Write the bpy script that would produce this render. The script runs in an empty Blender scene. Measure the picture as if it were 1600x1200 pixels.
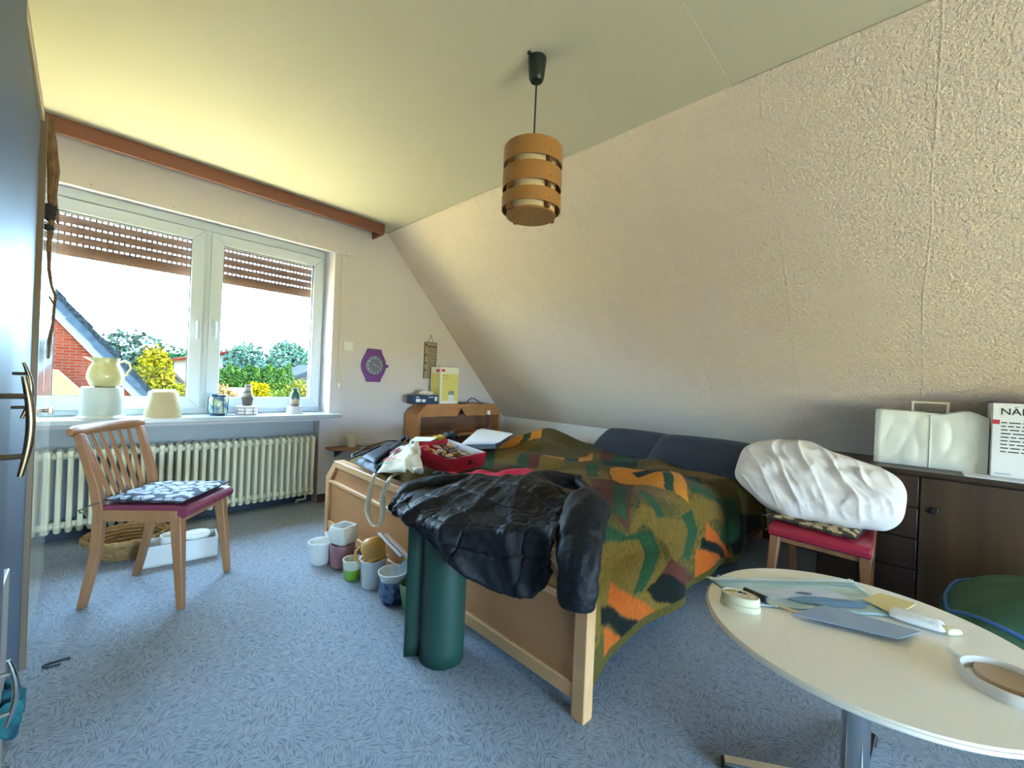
import bpy, bmesh, math, random
from mathutils import Vector, Matrix, noise
random.seed(7)
R = math.radians
scene = bpy.context.scene
COL = scene.collection

# ------------------------------------------------------------------ camera
FPX, YAW, PITCH, ROLL = 649.2, R(45.97), R(-0.087), R(2.45)
CAM = Vector((0, 0, 1.05))
_f = Vector((math.sin(YAW)*math.cos(PITCH), math.cos(YAW)*math.cos(PITCH), math.sin(PITCH)))
_r0 = Vector((math.cos(YAW), -math.sin(YAW), 0)); _u0 = _r0.cross(_f)
_r = _r0*math.cos(ROLL) + _u0*math.sin(ROLL)
_u = -_r0*math.sin(ROLL) + _u0*math.cos(ROLL)
cam = bpy.data.cameras.new('camera'); camo = bpy.data.objects.new('camera', cam); COL.objects.link(camo)
camo.matrix_world = Matrix(((_r.x, _u.x, -_f.x, CAM.x), (_r.y, _u.y, -_f.y, CAM.y), (_r.z, _u.z, -_f.z, CAM.z), (0, 0, 0, 1)))
cam.sensor_width = 36; cam.lens = FPX/1600*36; cam.clip_start = .01; cam.clip_end = 500
scene.camera = camo

def at(px, py, axis, val):
    """point of the place measured in the photograph, on the plane axis = val"""
    d = _f + _r*((px-800)/FPX) - _u*((py-600)/FPX)
    t = (val - CAM[axis])/d[axis]
    return CAM + d*t

# ------------------------------------------------------------------ light
world = bpy.data.worlds.new('world'); scene.world = world; world.use_nodes = True
wn = world.node_tree.nodes; wl = world.node_tree.links
SKY = 28.0
bg = wn['Background']; bg.inputs['Color'].default_value = (.43, .71, 1.0, 1); bg.inputs['Strength'].default_value = SKY
sun = bpy.data.lights.new('sun', 'SUN'); sun.energy = 80.0; sun.angle = R(1.5); sun.color = (1, .93, .80)
suno = bpy.data.objects.new('sun', sun); COL.objects.link(suno)
suno.rotation_euler = Vector((.85, .04, .95)).to_track_quat('Z', 'Y').to_euler()
def portal(name, loc, sx, sy, rot):
    l = bpy.data.lights.new(name, 'AREA'); l.shape = 'RECTANGLE'; l.size = sx; l.size_y = sy; l.cycles.is_portal = True
    o = bpy.data.objects.new(name, l); COL.objects.link(o); o.location = loc; o.rotation_euler = rot
scene.view_settings.view_transform = 'Standard'; scene.view_settings.look = 'None'
scene.view_settings.gamma = 1; scene.view_settings.use_curve_mapping = False
scene.view_settings.exposure = 0.92

# ------------------------------------------------------------------ helpers
def srgb(h):
    h = h.lstrip('#'); c = [int(h[i:i+2], 16)/255 for i in (0, 2, 4)]
    return tuple(x/12.92 if x <= .04045 else ((x+.055)/1.055)**2.4 for x in c)
MATS = {}
def mat(name, col, rough=.6, metal=0, bump=None, var=None, stretch=(1, 1, 1), spec=.5, coat=0, sheen=0, trans=0):
    """procedural material; bump=(scale,strength[,detail]); var=(scale,second colour,contrast)"""
    if name in MATS: return MATS[name]
    if isinstance(col, str): col = srgb(col)
    m = bpy.data.materials.new(name); m.use_nodes = True; n = m.node_tree.nodes; l = m.node_tree.links
    p = n['Principled BSDF']; p.inputs['Base Color'].default_value = (*col, 1)
    p.inputs['Roughness'].default_value = rough; p.inputs['Metallic'].default_value = metal
    p.inputs['Specular IOR Level'].default_value = spec; p.inputs['Coat Weight'].default_value = coat
    p.inputs['Sheen Weight'].default_value = sheen; p.inputs['Transmission Weight'].default_value = trans
    tc = n.new('ShaderNodeTexCoord'); mp = n.new('ShaderNodeMapping'); mp.inputs['Scale'].default_value = stretch
    l.new(tc.outputs['Object'], mp.inputs['Vector'])
    if var:
        c2 = srgb(var[1]) if isinstance(var[1], str) else var[1]
        t = n.new('ShaderNodeTexNoise'); t.inputs['Scale'].default_value = var[0]; t.inputs['Detail'].default_value = 5
        l.new(mp.outputs[0], t.inputs['Vector'])
        r = n.new('ShaderNodeValToRGB'); k = var[2] if len(var) > 2 else .2
        r.color_ramp.elements[0].position = .5-k; r.color_ramp.elements[1].position = .5+k
        r.color_ramp.elements[0].color = (*col, 1); r.color_ramp.elements[1].color = (*c2, 1)
        l.new(t.outputs['Fac'], r.inputs['Fac']); l.new(r.outputs[0], p.inputs['Base Color'])
    if bump:
        t = n.new('ShaderNodeTexNoise'); t.inputs['Scale'].default_value = bump[0]; t.inputs['Detail'].default_value = bump[2] if len(bump) > 2 else 3
        l.new(mp.outputs[0], t.inputs['Vector'])
        b = n.new('ShaderNodeBump'); b.inputs['Strength'].default_value = bump[1]; b.inputs['Distance'].default_value = .01
        l.new(t.outputs['Fac'], b.inputs['Height']); l.new(b.outputs[0], p.inputs['Normal'])
    MATS[name] = m; return m

def lerp(a, b, t): return a+(b-a)*t
def smooth(t): t = max(0, min(1, t)); return t*t*(3-2*t)
def interp(tab, x):
    if x <= tab[0][0]: return tab[0][1]
    for (a, b), (c, d) in zip(tab, tab[1:]):
        if x <= c: return lerp(b, d, (x-a)/(c-a))
    return tab[-1][1]
def nz(x, y, z=0): return noise.noise(Vector((x, y, z)))

class MB:
    def __init__(s): s.v = []; s.f = []; s.c = None; s.mi = []; s.cm = 0
    def add(s, vs, fs):
        o = len(s.v); s.v += [Vector(p) for p in vs]; s.f += [tuple(i+o for i in f) for f in fs]; s.mi += [s.cm]*len(fs); return s
    def hexa(s, p): return s.add(p, [(0, 1, 2, 3), (7, 6, 5, 4), (0, 4, 5, 1), (1, 5, 6, 2), (2, 6, 7, 3), (3, 7, 4, 0)])
    def box(s, x0, x1, y0, y1, z0, z1): return s.hexa([(x0, y0, z0), (x1, y0, z0), (x1, y1, z0), (x0, y1, z0), (x0, y0, z1), (x1, y0, z1), (x1, y1, z1), (x0, y1, z1)])
    def obox(s, c, size, M=None):
        M = M or Matrix.Identity(3); c = Vector(c); a, b, d = (Vector(size)/2)
        return s.hexa([c+M@Vector(q) for q in ((-a, -b, -d), (a, -b, -d), (a, b, -d), (-a, b, -d), (-a, -b, d), (a, -b, d), (a, b, d), (-a, b, d))])
    def prism(s, pts, off):
        n = len(pts); off = Vector(off); P = [Vector(p) for p in pts]
        return s.add(P+[p+off for p in P], [tuple(range(n)), tuple(range(2*n-1, n-1, -1))]+[(i, (i+1) % n, n+(i+1) % n, n+i) for i in range(n)])
    def beam(s, a, b, w, h, up=(0, 0, 1), w2=None, h2=None):
        a = Vector(a); b = Vector(b); d = (b-a).normalized(); x = d.cross(Vector(up)).normalized(); y = x.cross(d)
        w2 = w2 or w; h2 = h2 or h
        q = lambda c, w, h: [c-x*w/2-y*h/2, c+x*w/2-y*h/2, c+x*w/2+y*h/2, c-x*w/2+y*h/2]
        return s.hexa(q(a, w, h)+q(b, w2, h2))
    def tube(s, path, r, n=10, caps=True, flat=1.0):
        P = [Vector(p) for p in path]; k = len(P); rr = r if isinstance(r, (list, tuple)) else [r]*k
        vs = []; ref = None
        for i, p in enumerate(P):
            d = (P[min(i+1, k-1)]-P[max(i-1, 0)]).normalized()
            if ref is None: ref = Vector((0, 0, 1)) if abs(d.z) < .9 else Vector((1, 0, 0))
            x = d.cross(ref).normalized(); y = x.cross(d).normalized(); ref = y
            for j in range(n):
                t = 2*math.pi*j/n; vs.append(p+x*math.cos(t)*rr[i]+y*math.sin(t)*rr[i]*flat)
        fs = [(i*n+j, i*n+(j+1) % n, (i+1)*n+(j+1) % n, (i+1)*n+j) for i in range(k-1) for j in range(n)]
        if caps: fs += [tuple(range(n-1, -1, -1)), tuple((k-1)*n+j for j in range(n))]
        return s.add(vs, fs)
    def lathe(s, prof, c=(0, 0, 0), n=32, rot=None, fn=None, cap=True):
        c = Vector(c); vs = []; k = len(prof)
        for i, (r, z) in enumerate(prof):
            for j in range(n):
                t = 2*math.pi*j/n; rr = r*(fn(t, i) if fn else 1); p = Vector((rr*math.cos(t), rr*math.sin(t), z))
                vs.append(c+(rot@p if rot else p))
        fs = [(i*n+j, i*n+(j+1) % n, (i+1)*n+(j+1) % n, (i+1)*n+j) for i in range(k-1) for j in range(n)]
        if abs(prof[0][1]-prof[-1][1]) < 1e-6 and prof[0][0] > 1e-6 and prof[-1][0] > 1e-6:      # ring: join the ends
            fs += [((k-1)*n+j, (k-1)*n+(j+1) % n, (j+1) % n, j) for j in range(n)]; cap = False
        if cap and prof[0][0] > 1e-6: fs.append(tuple(range(n-1, -1, -1)))
        if cap and prof[-1][0] > 1e-6: fs.append(tuple((k-1)*n+j for j in range(n)))
        return s.add(vs, fs)
    def grid(s, nu, nv, fn, closeu=False):
        vs = [fn(i/(nu if closeu else nu-1), j/(nv-1)) for j in range(nv) for i in range(nu)]
        fs = []
        for j in range(nv-1):
            for i in range(nu if closeu else nu-1):
                a = j*nu+i; b = j*nu+(i+1) % nu; fs.append((a, b, b+nu, a+nu))
        return s.add(vs, fs)
    def cushion(s, nu, nv, fn, h, p=4):
        """closed pad: fn(a,b)->(centre point, normal) for a,b in -1..1; h(a,b) half thickness scale"""
        o = len(s.v); top = {}; bot = {}; vs = []
        for j in range(nv):
            for i in range(nu):
                a = -1+2*i/(nu-1); b = -1+2*j/(nv-1)
                c, nrm = fn(a, b); t = math.sqrt(max(0, (1-abs(a)**p)*(1-abs(b)**p)))
                hh = h(a, b) if callable(h) else (h, h)
                if not isinstance(hh, tuple): hh = (hh, hh)
                top[i, j] = len(vs); vs.append(c+nrm*t*hh[0])
                if i in (0, nu-1) or j in (0, nv-1): bot[i, j] = top[i, j]
                else: bot[i, j] = len(vs); vs.append(c-nrm*t*hh[1])
        fs = []
        for j in range(nv-1):
            for i in range(nu-1):
                fs.append((top[i, j], top[i+1, j], top[i+1, j+1], top[i, j+1]))
                fs.append((bot[i, j], bot[i, j+1], bot[i+1, j+1], bot[i+1, j]))
        return s.add(vs, fs)
    def mesh(s, name, mats, smooth_angle=40, recalc=True, center=Vector()):
        me = bpy.data.meshes.new(name); me.from_pydata([tuple(p-center) for p in s.v], [], s.f)
        for m in (mats if isinstance(mats, (list, tuple)) else [mats]): me.materials.append(m)
        me.polygons.foreach_set('material_index', s.mi)
        if recalc:
            bm = bmesh.new(); bm.from_mesh(me); bmesh.ops.recalc_face_normals(bm, faces=bm.faces); bm.to_mesh(me); bm.free()
        if s.c is not None:
            ca = me.color_attributes.new('Col', 'FLOAT_COLOR', 'POINT'); flat = []
            for c in s.c: flat += [c[0], c[1], c[2], 1]
            ca.data.foreach_set('color', flat)
        if smooth_angle:
            me.shade_smooth(); me.set_sharp_from_angle(angle=R(smooth_angle))
        me.update(); return me
    def build(s, name, mats, parent=None, bevel=0, smooth_angle=40, seg=2, solid=0, sub=0, recalc=True, world=True, origin=None):
        c = Vector()
        if world:
            if parent is not None: c = parent.get('_o') and Vector(parent['_o']) or Vector()
            elif origin is not None: c = Vector(origin)
            else:
                xs = [p.x for p in s.v]; ys = [p.y for p in s.v]; zs = [p.z for p in s.v]
                c = Vector(((min(xs)+max(xs))/2, (min(ys)+max(ys))/2, min(zs)))
        o = bpy.data.objects.new(name, s.mesh(name, mats, smooth_angle, recalc, c)); COL.objects.link(o)
        if parent is not None:
            o.parent = parent
            if world: o['_o'] = parent['_o']
        else: o.location = c; o['_o'] = tuple(c)
        if solid:
            m = o.modifiers.new('solid', 'SOLIDIFY'); m.thickness = abs(solid); m.offset = 1 if solid > 0 else -1
        if sub:
            m = o.modifiers.new('sub', 'SUBSURF'); m.levels = sub; m.render_levels = sub
        if bevel:
            m = o.modifiers.new('bevel', 'BEVEL'); m.width = bevel; m.segments = seg; m.limit_method = 'ANGLE'; m.angle_limit = R(35)
        return o
def tag(o, label=None, cat=None, group=None, kind=None):
    if label: o['label'] = label
    if cat: o['category'] = cat
    if group: o['group'] = group
    if kind: o['kind'] = kind
    return o
def thing(name, label, cat, loc, group=None, rz=0):
    """Empty at the base; parts built with world=True use world coordinates when rz is 0"""
    o = bpy.data.objects.new(name, None); COL.objects.link(o); o.empty_display_size = .05
    o.location = loc; o.rotation_euler = (0, 0, rz); o['_o'] = tuple(loc); return tag(o, label, cat, group)
def struct(o): return tag(o, kind='structure')
def text_mesh(body, size, mtl, name, parent, M, extrude=.0006, align='LEFT'):
    cu = bpy.data.curves.new('t', 'FONT'); cu.body = body; cu.size = size; cu.extrude = extrude; cu.align_x = align
    to = bpy.data.objects.new('t', cu); COL.objects.link(to); bpy.context.view_layer.update()
    me = bpy.data.meshes.new_from_object(to.evaluated_get(bpy.context.evaluated_depsgraph_get()))
    bpy.data.objects.remove(to); me.materials.clear(); me.materials.append(mtl)
    me.transform(Matrix.Translation(-Vector(parent['_o']))@M)
    o = bpy.data.objects.new(name, me); COL.objects.link(o); o.parent = parent; o['_o'] = parent['_o']; return o
def basis(o, x, y):
    x = Vector(x).normalized(); z = x.cross(Vector(y)).normalized(); y = z.cross(x)
    return Matrix(((x.x, y.x, z.x, o[0]), (x.y, y.y, z.y, o[1]), (x.z, y.z, z.z, o[2]), (0, 0, 0, 1)))

# ------------------------------------------------------------------ materials
M_white = mat('white_pvc', '#c3cacf', .4)
M_beech = mat('beech', '#b8937a', .45, var=(9, '#9f7a60', .25), stretch=(1, 1, .12), bump=(60, .05))
M_chair = mat('chair_wood', '#a8764e', .42, var=(12, '#8a5c3a', .25), stretch=(1, 1, .15), bump=(60, .04))
M_oakpan = mat('oak_panel', '#bb8453', .5, var=(7, '#a36e40', .28), stretch=(1, .15, 1), bump=(70, .05))
M_oakedge = mat('oak_edge', '#d2a474', .4, var=(10, '#bf8f5e', .25), stretch=(1, .15, 1))
M_black = mat('black_plastic', '#141516', .4)
M_chrome = mat('chrome', '#c9ced2', .12, metal=1)
M_brass = mat('bronze_metal', '#8e7d68', .3, metal=1)
M_ceram = mat('white_ceramic', '#e9e9e4', .22, coat=.3)
M_paper = mat('white_paper', '#e6e9ee', .8)
M_dark = mat('dark_void', '#1a1512', .8)

# ------------------------------------------------------------------ room shell
D, ZC, XC, XK, ZK = 3.5135, 2.367, 1.905, 3.493, .656
XL, YR = -.75, -3.0
WX0, WX1, WZ0, WZ1 = -.36, 1.444, .705, 2.12           # window opening
NX0, NX1, NZ = -.34, 1.372, .675                       # radiator niche

def wallpaper(name, col, col2, scale, strength, seams=False):
    m = mat(name, col, .9, var=(1.3, col2, .35), spec=.2)
    n = m.node_tree.nodes; l = m.node_tree.links; p = n['Principled BSDF']; tc = n.new('ShaderNodeTexCoord')
    t = n.new('ShaderNodeTexNoise'); t.inputs['Scale'].default_value = scale; t.inputs['Detail'].default_value = 4; t.inputs['Roughness'].default_value = .6
    l.new(tc.outputs['Object'], t.inputs['Vector'])
    h = t.outputs['Fac']
    if seams:
        s = n.new('ShaderNodeSeparateXYZ'); l.new(tc.outputs['Object'], s.inputs[0])
        w = n.new('ShaderNodeTexNoise'); w.inputs['Scale'].default_value = 1.5; l.new(tc.outputs['Object'], w.inputs['Vector'])
        a = n.new('ShaderNodeMath'); a.operation = 'MULTIPLY_ADD'; a.inputs[1].default_value = .05; l.new(w.outputs['Fac'], a.inputs[0]); l.new(s.outputs['Y'], a.inputs[2])
        f = n.new('ShaderNodeMath'); f.operation = 'PINGPONG'; f.inputs[1].default_value = .265; l.new(a.outputs[0], f.inputs[0])
        g = n.new('ShaderNodeMapRange'); g.inputs[1].default_value = 0; g.inputs[2].default_value = .005; g.inputs[3].default_value = .16; g.inputs[4].default_value = 0; l.new(f.outputs[0], g.inputs[0])
        ad = n.new('ShaderNodeMath'); ad.operation = 'ADD'; l.new(h, ad.inputs[0]); l.new(g.outputs[0], ad.inputs[1]); h = ad.outputs[0]
    b = n.new('ShaderNodeBump'); b.inputs['Strength'].default_value = strength; b.inputs['Distance'].default_value = .02 if seams else .012
    l.new(h, b.inputs['Height']); l.new(b.outputs[0], p.inputs['Normal'])
    return m
M_wall = wallpaper('ingrain_wallpaper', (.65, .59, .59), (.61, .555, .545), 130, .16)
M_slope = wallpaper('woodchip_wallpaper', (.86, .70, .555), (.82, .66, .515), 80, 1.0, True)
M_ceil = mat('ceiling_paint', (.54, .49, .375), .85, var=(1.1, (.515, .475, .35), .3), bump=(14, .06), spec=.2)
M_knee = mat('knee_wall_paint', (.74, .71, .66), .85, spec=.2)
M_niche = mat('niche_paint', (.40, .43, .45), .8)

# carpet: short dark dashes in changing directions on blue-grey pile
def carpet():
    m = bpy.data.materials.new('carpet'); m.use_nodes = True; n = m.node_tree.nodes; l = m.node_tree.links; p = n['Principled BSDF']
    tc = n.new('ShaderNodeTexCoord'); p.inputs['Roughness'].default_value = .95; p.inputs['Specular IOR Level'].default_value = .15
    vor = n.new('ShaderNodeTexVoronoi'); vor.inputs['Scale'].default_value = 20; vor.inputs['Randomness'].default_value = 1
    l.new(tc.outputs['Object'], vor.inputs['Vector'])
    sx = n.new('ShaderNodeSeparateColor'); l.new(vor.outputs['Color'], sx.inputs[0])
    ang = n.new('ShaderNodeMath'); ang.operation = 'MULTIPLY'; ang.inputs[1].default_value = 6.28; l.new(sx.outputs[0], ang.inputs[0])
    rot = n.new('ShaderNodeVectorRotate'); rot.rotation_type = 'Z_AXIS'; l.new(tc.outputs['Object'], rot.inputs['Vector']); l.new(ang.outputs[0], rot.inputs['Angle'])
    mp = n.new('ShaderNodeMapping'); mp.inputs['Scale'].default_value = (34, 260, 1); l.new(rot.outputs[0], mp.inputs['Vector'])
    t = n.new('ShaderNodeTexNoise'); t.inputs['Scale'].default_value = 1; t.inputs['Detail'].default_value = 1; l.new(mp.outputs[0], t.inputs['Vector'])
    r = n.new('ShaderNodeValToRGB'); r.color_ramp.elements[0].position = .46; r.color_ramp.elements[1].position = .66
    r.color_ramp.elements[0].color = (.33, .375, .44, 1); r.color_ramp.elements[1].color = (.175, .20, .235, 1)
    l.new(t.outputs['Fac'], r.inputs['Fac'])
    f = n.new('ShaderNodeTexNoise'); f.inputs['Scale'].default_value = 420; f.inputs['Detail'].default_value = 2; l.new(tc.outputs['Object'], f.inputs['Vector'])
    mx = n.new('ShaderNodeMix'); mx.data_type = 'RGBA'; mx.blend_type = 'MULTIPLY'; mx.inputs[0].default_value = .5
    rr = n.new('ShaderNodeValToRGB'); rr.color_ramp.elements[0].position = .3; rr.color_ramp.elements[1].position = .65; rr.color_ramp.elements[0].color = (.45, .45, .45, 1); rr.color_ramp.elements[1].color = (1.3, 1.3, 1.3, 1)
    l.new(f.outputs['Fac'], rr.inputs['Fac']); l.new(r.outputs[0], mx.inputs[6]); l.new(rr.outputs[0], mx.inputs[7]); l.new(mx.outputs[2], p.inputs['Base Color'])
    b = n.new('ShaderNodeBump'); b.inputs['Strength'].default_value = .5; b.inputs['Distance'].default_value = .006
    l.new(f.outputs['Fac'], b.inputs['Height']); l.new(b.outputs[0], p.inputs['Normal']); return m
mb = MB().box(XL-.1, XK+.3, YR-.1, D+.16, -.12, 0)
struct(tag(mb.build('floor', carpet(), smooth_angle=0, origin=(0, 0, 0)), 'blue grey carpet with short dark dashes'))

# back wall with window opening and radiator niche
mb = MB()
mb.box(XL-.1, WX0, D, D+.30, NZ, ZC+.1)
mb.box(WX1, XK+.3, D, D+.30, 0, ZC+.1)
mb.box(WX0, WX1, D, D+.30, WZ1, ZC+.1)
mb.box(WX0, WX1, D, D+.30, NZ, WZ0)
mb.box(XL-.1, NX0, D, D+.30, 0, NZ)
mb.box(NX1, WX1, D, D+.30, 0, NZ)
wb = struct(mb.build('wall_back', M_wall, smooth_angle=0, origin=(0, D, 0)))
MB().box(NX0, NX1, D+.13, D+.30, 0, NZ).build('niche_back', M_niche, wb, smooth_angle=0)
# slope, knee wall, left wall, rear wall
dx, dz = XK-XC, ZK-ZC; L = math.hypot(dx, dz); nx, nzz = -dz/L, dx/L
mb = MB().prism([(XC, YR-.1, ZC), (XK, YR-.1, ZK), (XK+nx*.2, YR-.1, ZK+nzz*.2), (XC+nx*.2, YR-.1, ZC+nzz*.2)], (0, D+.1-YR+.2, 0))
struct(mb.build('wall_slope', M_slope, smooth_angle=0, origin=(XC, 0, ZC)))
struct(MB().box(XK, XK+.15, YR-.1, D+.2, 0, ZK+.02).build('wall_right', M_knee, smooth_angle=0))
struct(MB().box(XL-.12, XL, YR-.1, D+.2, 0, ZC+.1).build('wall_left', M_wall, smooth_angle=0))
RX0, RX1, RZ0, RZ1 = -.4, 2.1, .08, 1.10               # invented wide low window in the unseen rear wall, added as daylight fill
mb = MB(); mb.box(XL-.1, RX0, YR-.2, YR, 0, ZC+.1); mb.box(RX1, XK+.2, YR-.2, YR, 0, ZC+.1); mb.box(RX0, RX1, YR-.2, YR, 0, RZ0); mb.box(RX0, RX1, YR-.2, YR, RZ1, ZC+.1)
struct(mb.build('wall_rear', M_wall, smooth_angle=0))
# ceiling: plaster boards with faint seams
ce = struct(MB().box(XL-.1, XC+.25, YR-.1, D+.2, ZC+.012, ZC+.15).build('ceiling', M_ceil, smooth_angle=0))
ys = [YR, .18, .98, 1.86, D+.05]
ys = [YR, at(1100, 60, 2, ZC).y, at(830, 215, 2, ZC).y, D+.05]
for i in range(3):
    MB().box(XL, XC+.02, ys[i], ys[i+1], ZC+(.004, 0, .004)[i], ZC+.014).build('ceiling_board', M_ceil, ce, smooth_angle=0)
M_base = mat('baseboard_wood', '#5b3424', .5, var=(20, '#452518', .2), stretch=(1, .2, 1))
struct(MB().box(XK-.015, XK, .36, D, 0, .065).build('baseboard_right', M_base, bevel=.003))
struct(MB().box(NX1, XK, D-.015, D, 0, .065).build('baseboard_back', M_base, bevel=.003))
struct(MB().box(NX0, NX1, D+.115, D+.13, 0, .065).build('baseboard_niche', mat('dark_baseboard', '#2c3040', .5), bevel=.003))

# roller shutter box cover above the window
BX1 = at(549, 375, 1, D-.03).x; BZ0 = at(547, 400, 1, D-.03).z
bx = struct(tag(MB().box(WX0-.1, BX1, D-.03, D, BZ0, ZC).build('trim_1', M_wall, bevel=.003), 'papered cover of the roller shutter box above the window'))
for px, py in ((142, 288), (272, 323), (375, 345), (463, 371), (541, 393)):
    p = at(px, py, 1, D-.03); MB().lathe([(0, 0), (.004, 0), (.003, .002), (0, .0025)], p, 10, Matrix.Rotation(R(90), 3, 'X')).build('screw', M_brass, bx)

# pelmet board of reddish brown wood along the ceiling
M_pelmet = mat('mahogany', '#84503f', .5, var=(8, '#6b3d30', .3), stretch=(.15, 1, 1))
pt = thing('curtain_pelmet', 'reddish brown wooden curtain board along the ceiling above the window', 'curtain board', (.8, 3.32, ZC-.085))
MB().box(-.62, 1.775, 3.318, 3.336, ZC-.085, ZC).build('front_board', M_pelmet, pt, bevel=.002)
MB().box(1.757, 1.775, 3.336, D, ZC-.085, ZC).build('return_board', M_pelmet, pt, bevel=.002)

# window sill
M_sill = mat('sill_stone', '#b2b6b8', .35, var=(6, '#a2a6a8', .3), coat=.2)
so = struct(tag(MB().box(WX0-.06, 1.512, 3.395, D+.20, .705, .735).build('trim_2', M_sill, bevel=.004), 'pale stone window sill'))

# window: frame, two sashes with panes and handles
FY = 3.705
gb, gt = .855, 1.976
GR = (at(344, 500, 1, FY+.02).x, at(486, 500, 1, FY+.02).x); GLr = at(295, 500, 1, FY+.02).x
GL = (GLr-(GR[1]-GR[0]), GLr)
M_glass = bpy.data.materials.new('window_glass'); M_glass.use_nodes = True
_n = M_glass.node_tree.nodes; _l = M_glass.node_tree.links; _n.remove(_n['Principled BSDF'])
_t = _n.new('ShaderNodeBsdfTransparent'); _g = _n.new('ShaderNodeBsdfGlossy'); _g.inputs['Roughness'].default_value = .02
_fr = _n.new('ShaderNodeFresnel'); _fr.inputs['IOR'].default_value = 1.05; _mx = _n.new('ShaderNodeMixShader')
_l.new(_fr.outputs[0], _mx.inputs[0]); _l.new(_t.outputs[0], _mx.inputs[1]); _l.new(_g.outputs[0], _mx.inputs[2]); _l.new(_mx.outputs[0], _n['Material Output'].inputs['Surface'])
win = thing('window_1', 'white double casement window', None, (.5, FY, .735)); struct(win)
mb = MB(); fx0, fx1, fz0, fz1 = GL[0]-.13, 1.436, .735, 2.12
mb.box(fx0, fx1, FY, FY+.07, fz0, fz0+.04); mb.box(fx0, fx1, FY, FY+.07, fz1-.06, fz1)
mb.box(fx0, fx0+.05, FY, FY+.07, fz0+.04, fz1-.06); mb.box(fx1-.05, fx1, FY, FY+.07, fz0+.04, fz1-.06)
mb.box((GL[1]+GR[0])/2-.02, (GL[1]+GR[0])/2+.02, FY, FY+.07, fz0+.04, fz1-.06)
mb.build('window_frame', M_white, win, bevel=.004)
for k, (a, b) in enumerate((GL, GR)):
    x0, x1, z0, z1 = a-.075, b+.075, gb-.085, gt+.075; m_ = MB(); y0, y1 = FY-.018, FY+.05
    m_.hexa([(x0, y0, z0), (x1, y0, z0), (x1, y1, z0), (x0, y1, z0), (a, y0, gb), (b, y0, gb), (b, y1, gb), (a, y1, gb)])
    m_.hexa([(x0, y0, z1), (x1, y0, z1), (x1, y1, z1), (x0, y1, z1), (a, y0, gt), (b, y0, gt), (b, y1, gt), (a, y1, gt)])
    m_.hexa([(x0, y0, z0), (a, y0, gb), (a, y1, gb), (x0, y1, z0), (x0, y0, z1), (a, y0, gt), (a, y1, gt), (x0, y1, z1)])
    m_.hexa([(x1, y0, z0), (b, y0, gb), (b, y1, gb), (x1, y1, z0), (x1, y0, z1), (b, y0, gt), (b, y1, gt), (x1, y1, z1)])
    sash = m_.build('sash', M_white, win, bevel=.004)
    MB().box(a-.005, b+.005, FY+.018, FY+.026, gb-.005, gt+.005).build('pane', M_glass, sash, smooth_angle=0)
    # dark glazing gasket
    g_ = MB()
    for q in ((a, b, gb-.001, gb+.005), (a, b, gt-.005, gt+.001), (a-.001, a+.005, gb, gt), (b-.005, b+.001, gb, gt)):
        g_.box(q[0], q[1], FY+.012, FY+.018, q[2], q[3])
    g_.build('gasket', mat('gasket', '#4a525a', .7), sash, smooth_angle=0)
    hx = (b+.042) if k == 0 else (a-.042)
    hz = at(305 if k == 0 else 334, 505, 1, FY).z
    h_ = MB().obox((hx, y0-.006, hz), (.026, .012, .07)); h_.tube([(hx, y0-.01, hz), (hx, y0-.04, hz)], .008, 10)
    h_.tube([(hx, y0-.042, hz+.012), (hx, y0-.045, hz-.06), (hx, y0-.042, hz-.115)], [.010, .0095, .008], 12)
    h_.build('window_handle', M_white, sash, bevel=.002)
portal('portal_front', (.54, D+.31, 1.42), 1.85, 1.45, (R(-90), 0, 0))

portal('portal_rear', ((RX0+RX1)/2, YR-.21, (RZ0+RZ1)/2), RX1-RX0, RZ1-RZ0, (R(90), 0, 0))  # sampling portal for the added rear window

# roller shutters, let down a fifth: slats hung on punched webs that let daylight dots through
M_slat = mat('shutter_slat', '#6e5446', .5)
for k, (a, b, lab) in enumerate(((GL[0]-.06, GL[1]+.06, 'brown roller shutter partly lowered outside the left casement'), (GR[0]-.06, GR[1]+.06, 'brown roller shutter partly lowered outside the right casement'))):
    zl = at(295, 432, 1, FY+.12).z if k == 0 else at(486, 466, 1, FY+.12).z
    sh = thing('roller_shutter', lab, 'roller shutter', ((a+b)/2, FY+.12, zl), 'roller shutters')
    z = zl; ht = .047
    for i in range(6):
        if i == 0: h = .075
        elif i == 5: h = max(.03, gt+.09-z)
        else: h = ht
        y = FY+.12
        prof = [(y, z), (y-.006, z+h*.25), (y-.007, z+h*.75), (y, z+h), (y+.008, z+h), (y+.008, z)]
        m_ = MB().prism([(a, p, q) for p, q in prof], (b-a, 0, 0))
        if i < 5:
            x = a
            while x < b: m_.box(x, min(x+.0105, b), y, y+.006, z+h, z+h+.011); x += .0275
        m_.build('slat', M_slat, sh, smooth_angle=30); z += h+.011

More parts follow.
